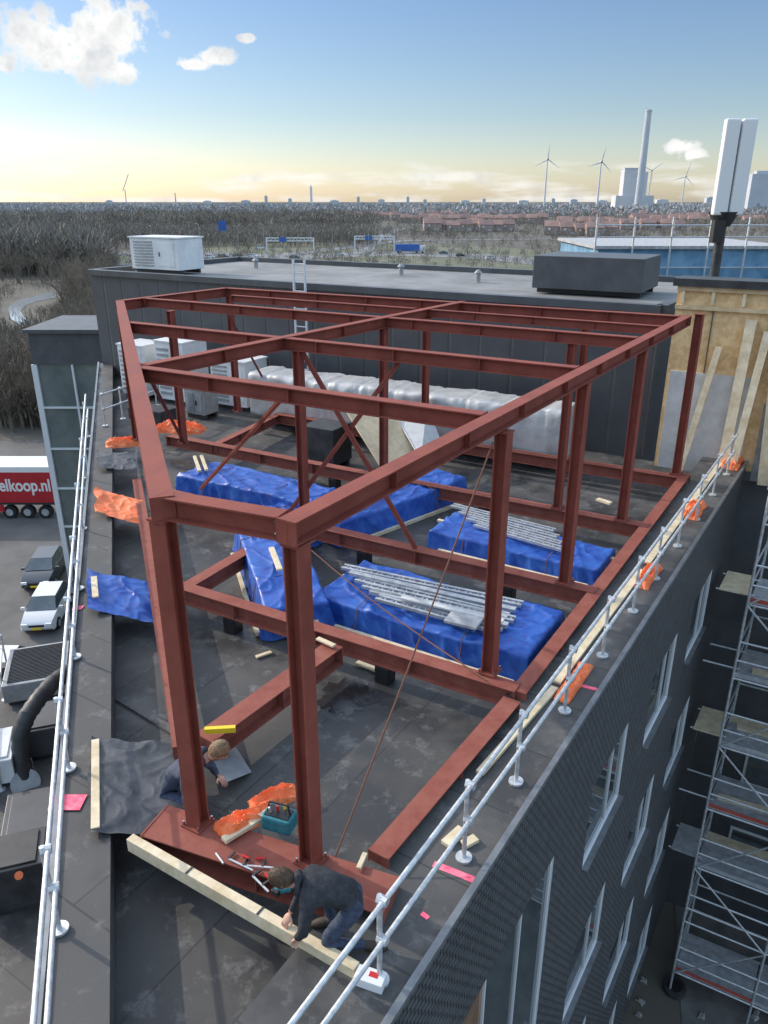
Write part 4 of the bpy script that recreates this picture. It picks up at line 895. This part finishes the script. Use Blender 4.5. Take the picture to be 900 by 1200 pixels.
for li,z in enumerate(levels):
    for i in range(bays):
        a=fr_+E*BL*i; b=fr_+E*BL*(i+1); a2_=bk_+E*BL*i; b2_=bk_+E*BL*(i+1)
        for hh in(0,.5,1.0): MB().tube(a+UP*(z+hh),b+UP*(z+hh),.026,6).build('ledger','galv',sc,True)
        for hh in(0,1.0): MB().tube(a2_+UP*(z+hh),b2_+UP*(z+hh),.026,6).build('ledger','galv',sc,True)
        if li<7 and not (li==1 and i==0):
            for k in range(4):
                c=(a+b)/2+U*(.2+.36*k)+UP*(z+.05); MB().obox(c,E*(BL/2-.03),U*.17,UP*.02).build('deck_board','timber_pale' if (li in(4,2) and k==3) else 'steel_deck',sc)
            MB().obox((a+b)/2+UP*(z+.12)+U*.03,E*(BL/2-.03),U*.012,UP*.045).build('toe_board','toe_red' if (li+i)%3==0 else 'steel_deck',sc)
    for i in range(bays+1): 
        a=fr_+E*BL*i; a2_=bk_+E*BL*i; MB().tube(a+UP*z,a2_+UP*z,.026,6).build('transom','galv',sc,True)
    MB().tube(fr_+UP*(z+1),bk_+UP*(z+1),.024,6).build('end_rail','galv',sc); MB().tube(fr_+UP*(z+.5),bk_+UP*(z+.5),.024,6).build('end_rail','galv',sc)
for i,z in enumerate(levels[:-1]): MB().tube(fr_+E*(BL if i%2 else 0)+UP*z-U*.05,fr_+E*(0 if i%2 else BL)+UP*(z+2)-U*.05,.024,6).build('diagonal','galv',sc)
for i,z in enumerate(levels[2:7]): 
    q=fr_+U*.3+UP*(z+.1); MB().tube(q-E*.75,q+E*.1,.024,6).build('bracket_tube','galv',sc); MB().tube(q-E*.75+U*.9,q+E*.1+U*.9,.024,6).build('bracket_tube','galv',sc)
    if i%2==0: MB().obox(q-E*.35+U*.45+UP*.04,E*.32,U*.55,UP*.018).build('bracket_deck','timber_pale' if i else 'steel_deck',sc)
for i,(li,o,l) in enumerate([(3,.5,1.6),(4,.9,1.8),(5,.4,1.5),(6,.6,1.9)]):
    q=fr_+E*(.15+.1*i)+U*o+UP*(levels[li]+.10); tag(MB().bar(q,q+E*l+U*.1,.2,.05).build('loose_plank','timber_pale'),'loose timber plank lying on a scaffold deck, %s from the top'%['fourth','third','second','first'][i],'plank')
for i,(li,o) in enumerate([(5,1.1),(4,.4),(3,1.0)]):
    q=fr_+E*(1.5+.3*i)+U*o+UP*(levels[li]+.07); r=thing('tube_bundle','bundle of spare tubes on a scaffold deck, %s from the top'%['first','second','third'][i],'tube bundle',q)
    for k in range(5): MB().tube(q+U*.06*k+UP*(.03+.05*(k%2)),q+U*.06*k+UP*(.03+.05*(k%2))+E*1.5,.024,6).build('tube','galv',r)
q=P(790,1160,.03); r=thing('drain_cover','round black drain cover on the courtyard','drain cover',q); MB().tube(q,q+UP*.15,.32,20).build('rim','dark_metal',r); MB().tube(q+UP*.15,q+UP*.17,.2,16).build('lid','black_plastic',r)
for i in range(8):
    q=P(random.uniform(745,890),random.uniform(1120,1195),.03); bundle('small pale stone lying on the courtyard',q,random.uniform(.1,.2),random.uniform(.1,.18),.08,random.random()*3,i,'concrete','stone','stone')['group']='stones on the courtyard'
# ---------------------------------------------------------------- people
def person(label,J,R,fwd,headup,cloth,hair,hood=True,sc_=1.,piv=None,sh=Vector((0,0,0))):
    piv=Vector(piv) if piv else Vector(R); J={k:piv+(Vector(v)-piv)*sc_+sh for k,v in J.items()}
    names=['pelvis','waist','chest','neckb','neck','shL','elL','wrL','shR','elR','wrR','hipL','knL','anL','toL','hipR','knR','anR','toR']
    rad=dict(pelvis=.135,waist=.135,chest=.15,neckb=.085,neck=.055,shL=.085,elL=.058,wrL=.036,shR=.085,elR=.058,wrR=.036,hipL=.105,knL=.07,anL=.048,toL=.042,hipR=.105,knR=.07,anR=.048,toR=.042)
    rad={k:v*sc_ for k,v in rad.items()}
    ed=[('pelvis','waist'),('waist','chest'),('chest','neckb'),('neckb','neck'),('chest','shL'),('shL','elL'),('elL','wrL'),('chest','shR'),('shR','elR'),('elR','wrR'),('pelvis','hipL'),('hipL','knL'),('knL','anL'),('anL','toL'),('pelvis','hipR'),('hipR','knR'),('knR','anR'),('anR','toR')]
    me=bpy.data.meshes.new('skel'); me.from_pydata([J[n] for n in names],[(names.index(a),names.index(b)) for a,b in ed],[]); o=bpy.data.objects.new('skel',me); C.objects.link(o)
    o.modifiers.new('Skin','SKIN').use_smooth_shade=True
    for i,n in enumerate(names): me.skin_vertices[0].data[i].radius=(rad[n],rad[n]*.92)
    me.skin_vertices[0].data[0].use_root=True
    ss=o.modifiers.new('S','SUBSURF'); ss.levels=2; ss.render_levels=2
    dg=bpy.context.evaluated_depsgraph_get(); me2=bpy.data.meshes.new_from_object(o.evaluated_get(dg)); bpy.data.objects.remove(o)
    mb=MB(); mb.add([v.co+v.normal*(.014*noise.noise(v.co*14)) for v in me2.vertices],[tuple(p.vertices) for p in me2.polygons]); mi=[]
    def near(c):
        best=None
        for a,b in ed:
            pa,pb=Vector(J[a]),Vector(J[b]); d=pb-pa; t=max(0,min(1,(c-pa).dot(d)/d.dot(d))); dd=(c-pa-d*t).length-(rad[a]*(1-t)+rad[b]*t)
            if best is None or dd<best[0]: best=(dd,a,b,t)
        return best
    for p in me2.polygons:
        _,a,b,t=near(p.center.copy())
        if a in('neckb',) : k=0
        elif a.startswith('el') and t>.93: k=0
        elif b.startswith('kn') or b.startswith('an') or a=='pelvis' and b!='waist': k=2
        elif b.startswith('to'): k=3
        else: k=1
        mi.append(k)
    f=Vector(fwd).normalized(); u=(Vector(headup)-f*Vector(headup).dot(f)).normalized(); s=f.cross(u); hc=Vector(J['neck'])+u*.12*sc_+f*.02
    nu,nv=24,18; vs=[];fs=[]
    for j in range(nv+1):
        th=math.pi*j/nv
        for i in range(nu):
            ph=2*math.pi*i/nu; a=math.sin(th)*math.cos(ph); b=math.sin(th)*math.sin(ph); c=math.cos(th)
            x=a*.098;y=b*.078;z=c*.125
            if c<0: y*=1-.28*c*c; x*=1-.15*c*c
            if a>.75 and -.35<c<.12: x+=.028*max(0,1-abs(b)/.22)*(1-(c+.1)**2*8 if abs(c+.1)<.3 else 0)
            if a>.6 and -.62<c<-.45: x+=.006*max(0,1-abs(b)/.35)
            if a>.55 and .02<c<.2 and .2<abs(b)<.55: x-=.010
            vs.append(hc+(f*x+s*y+u*z)*sc_)
    for j in range(nv):
        for i in range(nu): fs.append((j*nu+i,(j+1)*nu+i,(j+1)*nu+(i+1)%nu,j*nu+(i+1)%nu))
    mb.add(vs,fs); mi+=[0]*len(fs)
    n0=len(mb.f); 
    for sg in(-1,1): mb.ell(hc+(s*sg*.078-u*.005)*sc_,f*.022,s*.012,u*.034,10,6)
    mb.path([J['neck'],hc-u*.03],.052*sc_,12); mi+=[0]*(len(mb.f)-n0)
    n0=len(mb.f)
    for sg in(-1,1): mb.ell(hc+(f*.086+s*sg*.032+u*.01)*sc_,f*.012,s*.014,u*.009,8,6)
    mi+=[4]*(len(mb.f)-n0)
    n0=len(mb.f)
    for side in('L','R'):
        wv=Vector(J['wr'+side]); d=(wv-Vector(J['el'+side])).normalized(); pn=d.orthogonal().normalized() if abs(d.z)>.95 else d.cross(UP).normalized(); dn=pn.cross(d).normalized()
        if dn.z>0: dn=-dn
        pc=wv+d*.055; mb.ell(pc,d*.058,pn*.042,dn*.018,12,8)
        for k,(o_,l) in enumerate([(-.03,.062),(-.01,.074),(.01,.070),(.029,.055)]):
            b0=pc+d*.04+pn*o_; b1=b0+(d*.85+dn*.3).normalized()*l*.45; b2=b1+(d*.5+dn*.8).normalized()*l*.35; b3=b2+(d*.1+dn).normalized()*l*.25
            mb.path([b0,b1,b2,b3],.008,8,[.0095,.0088,.008,.006])
        sgn=1 if side=='L' else -1; b0=wv+d*.03+pn*sgn*.03; b1=b0+(d*.6+pn*sgn*.7+dn*.2).normalized()*.038; b2=b1+(d*.9+dn*.4).normalized()*.03
        mb.path([b0,b1,b2],.01,8,[.012,.010,.008])
    mi+=[0]*(len(mb.f)-n0)
    n0=len(mb.f)
    for side in('L','R'):
        an=Vector(J['an'+side]); to=Vector(J['to'+side]); d=(to-an).normalized(); sd=d.cross(UP).normalized(); up=sd.cross(d)
        mb.ell((an+to)/2+d*.03,d*.135*sc_,sd*.048,up*.045,14,8)
    mi+=[3]*(len(mb.f)-n0)
    r=thing('person',label,'person',R)
    body=mb.build('body',None,r,True)
    for k in('skin',cloth,'jeans','shoe','eye'): body.data.materials.append(M[k])
    body.data.polygons.foreach_set('material_index',mi)
    vs=[];fs=[]; nu,nv=28,16
    for j in range(nv+1):
        for i in range(nu):
            ph=2*math.pi*i/nu; th=math.pi*(.60-.15*math.cos(ph))*j/nv
            a=math.sin(th)*math.cos(ph); b=math.sin(th)*math.sin(ph); c=math.cos(th)
            lim=.92 if (a>.45 and c<.35) else 1.0
            k=(1.12+.07*noise.noise(Vector((a*6,b*6,c*6+3)))+.04*noise.noise(Vector((a*18,b*18,c*9))))*lim*sc_
            vs.append(hc+f*a*.100*k+s*b*.082*k+u*(c*.128*k))
    for j in range(nv):
        for i in range(nu): fs.append((j*nu+i,(j+1)*nu+i,(j+1)*nu+(i+1)%nu,j*nu+(i+1)%nu))
    MB().add(vs,fs).build('hair',hair,r,True)
    if hood:
        nbp=Vector(J['neckb']); dd=(Vector(J['neck'])-nbp).normalized(); s_=dd.orthogonal().normalized(); t_=dd.cross(s_)
        ring=[nbp+dd*.03+(s_*math.cos(a)+t_*math.sin(a))*.088*sc_ for a in np.linspace(0,2*math.pi,19)]
        MB().path(ring,.032,8,[.03+.012*math.sin(i*1.3) for i in range(19)]).build('hood',cloth,r,True)
    return r
J=dict(pelvis=Vector((-.22,5.0,HC-5.68)),waist=Vector((-.36,5.0,HC-5.53)),chest=Vector((-.55,4.99,HC-5.45)),neckb=Vector((-.69,4.97,HC-5.43)),neck=Vector((-.76,4.965,HC-5.43)),
 shL=Vector((-.62,4.79,HC-5.50)),elL=Vector((-.66,4.70,HC-5.76)),wrL=Vector((-.74,4.82,HC-5.98)),
 shR=Vector((-.60,5.18,HC-5.50)),elR=Vector((-.70,5.26,HC-5.76)),wrR=Vector((-.84,5.10,HC-5.98)),
 hipL=Vector((-.20,4.90,HC-5.72)),knL=Vector((-.50,4.86,HC-6.08)),anL=Vector((-.10,4.88,HC-6.14)),toL=Vector((.03,4.88,HC-6.17)),
 hipR=Vector((-.20,5.11,HC-5.72)),knR=Vector((-.50,5.14,HC-5.82)),anR=Vector((-.42,5.14,HC-6.12)),toR=Vector((-.58,5.14,HC-6.17)))
person('worker in a black hooded jacket kneeling over the timber beam by the nearest column',J,(-.3,5.0,PAR),(-.6,.05,-.8),(-.8,0,.6),'jacket','hair',True,.92,(-.75,4.95,HC-6.1),Vector((-.02,0,0)))
zf=ROOF
J=dict(pelvis=Vector((-2.50,6.98,zf+.38)),waist=Vector((-2.40,6.98,zf+.57)),chest=Vector((-2.20,6.95,zf+.76)),neckb=Vector((-2.02,6.92,zf+.88)),neck=Vector((-1.92,6.90,zf+.92)),
 shL=Vector((-2.14,7.16,zf+.78)),elL=Vector((-2.02,7.20,zf+.52)),wrL=Vector((-1.90,7.06,zf+.50)),
 shR=Vector((-2.18,6.74,zf+.74)),elR=Vector((-2.14,6.58,zf+.50)),wrR=Vector((-2.00,6.46,zf+.62)),
 hipL=Vector((-2.48,7.08,zf+.36)),knL=Vector((-2.12,7.16,zf+.42)),anL=Vector((-2.38,7.14,zf+.09)),toL=Vector((-2.24,7.14,zf+.05)),
 hipR=Vector((-2.48,6.86,zf+.36)),knR=Vector((-2.16,6.74,zf+.38)),anR=Vector((-2.42,6.78,zf+.09)),toR=Vector((-2.28,6.77,zf+.05)))
person('worker in a dark blue jacket crouching behind the near left column',J,(-2.4,6.95,zf),(.75,-.15,-.6),(.6,0,.8),'jacket_blue','hair_light')
# ---------------------------------------------------------------- light, sky, camera
SAZ=math.radians(-60); SEL=math.radians(27)
sd=Vector((math.sin(SAZ)*math.cos(SEL),math.cos(SAZ)*math.cos(SEL),math.sin(SEL)))
sl=bpy.data.lights.new('sun','SUN'); sl.energy=3.1; sl.angle=math.radians(.5); sl.color=(1,.92,.80)
so=bpy.data.objects.new('sun',sl); C.objects.link(so); so.rotation_euler=sd.to_track_quat('Z','Y').to_euler(); so.location=(0,0,60)
wd=bpy.data.worlds.new('World'); S.world=wd; wd.use_nodes=True; nt=wd.node_tree; N=nt.nodes; Lk=nt.links; bg=N['Background']
sky=N.new('ShaderNodeTexSky'); sky.sky_type='NISHITA'; sky.sun_disc=False; sky.sun_elevation=SEL; sky.sun_rotation=SAZ; sky.air_density=1.0; sky.dust_density=.6; sky.ozone_density=1.5
tc=N.new('ShaderNodeTexCoord'); sx=N.new('ShaderNodeSeparateXYZ'); Lk.new(tc.outputs['Generated'],sx.inputs[0])
rp=N.new('ShaderNodeValToRGB'); e=rp.color_ramp.elements; e[0].position=0; e[0].color=(1.0,.98,1.08,1); e[1].position=1.0; e[1].color=(6.2,4.9,3.7,1)  # sky above the view brightened as added soft fill light
for ps,cl_ in [(.035,(.98,.95,1.0,1)),(.09,(.80,.84,.92,1)),(.20,(.70,.79,.93,1)),(.30,(2.2,2.0,1.75,1)),(.5,(5.0,4.1,3.2,1))]:
    x_=rp.color_ramp.elements.new(ps); x_.color=cl_
Lk.new(sx.outputs[2],rp.inputs['Fac'])
mx=N.new('ShaderNodeMix'); mx.data_type='RGBA'; mx.blend_type='MULTIPLY'; mx.inputs['Factor'].default_value=1; Lk.new(sky.outputs[0],mx.inputs['A']); Lk.new(rp.outputs['Color'],mx.inputs['B'])
nz=N.new('ShaderNodeTexNoise'); nz.inputs['Scale'].default_value=26; nz.inputs['Detail'].default_value=11; nz.inputs['Roughness'].default_value=.62; Lk.new(tc.outputs['Generated'],nz.inputs['Vector'])
def math_(op,a,b=None):
    n=N.new('ShaderNodeMath'); n.operation=op
    for i,v in enumerate((a,b)):
        if v is None: continue
        if isinstance(v,(int,float)): n.inputs[i].default_value=v
        else: Lk.new(v,n.inputs[i])
    return n.outputs[0]
tot=None
for (px,py,rx,rz_) in [(70,55,.055,.030),(125,38,.050,.036),(45,45,.035,.02),(140,82,.03,.012),(228,76,.024,.008),(250,68,.022,.009),(797,172,.020,.010),(812,182,.018,.009),(290,45,.008,.004),(2,75,.008,.008)]:
    c=ray(px,py).normalized(); vm=N.new('ShaderNodeVectorMath'); vm.operation='SUBTRACT'; Lk.new(tc.outputs['Generated'],vm.inputs[0]); vm.inputs[1].default_value=c
    vs_=N.new('ShaderNodeVectorMath'); vs_.operation='MULTIPLY'; Lk.new(vm.outputs[0],vs_.inputs[0]); vs_.inputs[1].default_value=(1/rx,1/rx,1/rz_)
    ln=N.new('ShaderNodeVectorMath'); ln.operation='LENGTH'; Lk.new(vs_.outputs[0],ln.inputs[0])
    v=math_('SUBTRACT',1.0,ln.outputs['Value']); v=math_('ADD',v,math_('MULTIPLY',math_('SUBTRACT',nz.outputs['Fac'],.5),4.2)); v=math_('MULTIPLY',v,2.4); 
    m_=N.new('ShaderNodeClamp'); Lk.new(v,m_.inputs[0]); tot=m_.outputs[0] if tot is None else math_('MAXIMUM',tot,m_.outputs[0])
mp=N.new('ShaderNodeMapping'); mp.inputs['Scale'].default_value=(9,9,60); Lk.new(tc.outputs['Generated'],mp.inputs[0]); n2=N.new('ShaderNodeTexNoise'); n2.inputs['Scale'].default_value=1.; n2.inputs['Detail'].default_value=8; Lk.new(mp.outputs[0],n2.inputs['Vector'])
bd=N.new('ShaderNodeValToRGB'); be=bd.color_ramp.elements; be[0].position=0; be[0].color=(.75,.75,.75,1); be[1].position=.060; be[1].color=(0,0,0,1); z_=be.new(.03); z_.color=(.6,.6,.6,1); Lk.new(sx.outputs[2],bd.inputs['Fac'])
lc=math_('MULTIPLY',math_('SUBTRACT',math_('ADD',n2.outputs['Fac'],math_('MULTIPLY',bd.outputs['Color'],.35)),.70),6.); cl=N.new('ShaderNodeClamp'); Lk.new(lc,cl.inputs[0]); low=math_('MULTIPLY',cl.outputs[0],bd.outputs['Color'])
tot=math_('MAXIMUM',tot,low)
cc=N.new('ShaderNodeValToRGB'); cc.color_ramp.elements[0].position=.44; cc.color_ramp.elements[0].color=(7.6,7.6,7.4,1); cc.color_ramp.elements[1].position=.70; cc.color_ramp.elements[1].color=(5.0,5.2,5.5,1); Lk.new(nz.outputs['Fac'],cc.inputs['Fac'])
m2=N.new('ShaderNodeMix'); m2.data_type='RGBA'; Lk.new(tot,m2.inputs['Factor']); Lk.new(mx.outputs['Result'],m2.inputs['A']); Lk.new(cc.outputs['Color'],m2.inputs['B'])
Lk.new(m2.outputs['Result'],bg.inputs['Color']); bg.inputs['Strength'].default_value=.14
cam=bpy.data.cameras.new('camera'); co=bpy.data.objects.new('camera',cam); C.objects.link(co); co.location=(0,0,HC); co.rotation_euler=(math.pi/2-PIT,0,0)
cam.sensor_fit='VERTICAL'; cam.sensor_height=36; cam.lens=27; cam.clip_end=30000; cam.clip_start=.05; S.camera=co
S.view_settings.view_transform='Standard'; S.view_settings.look='None'; S.view_settings.exposure=0
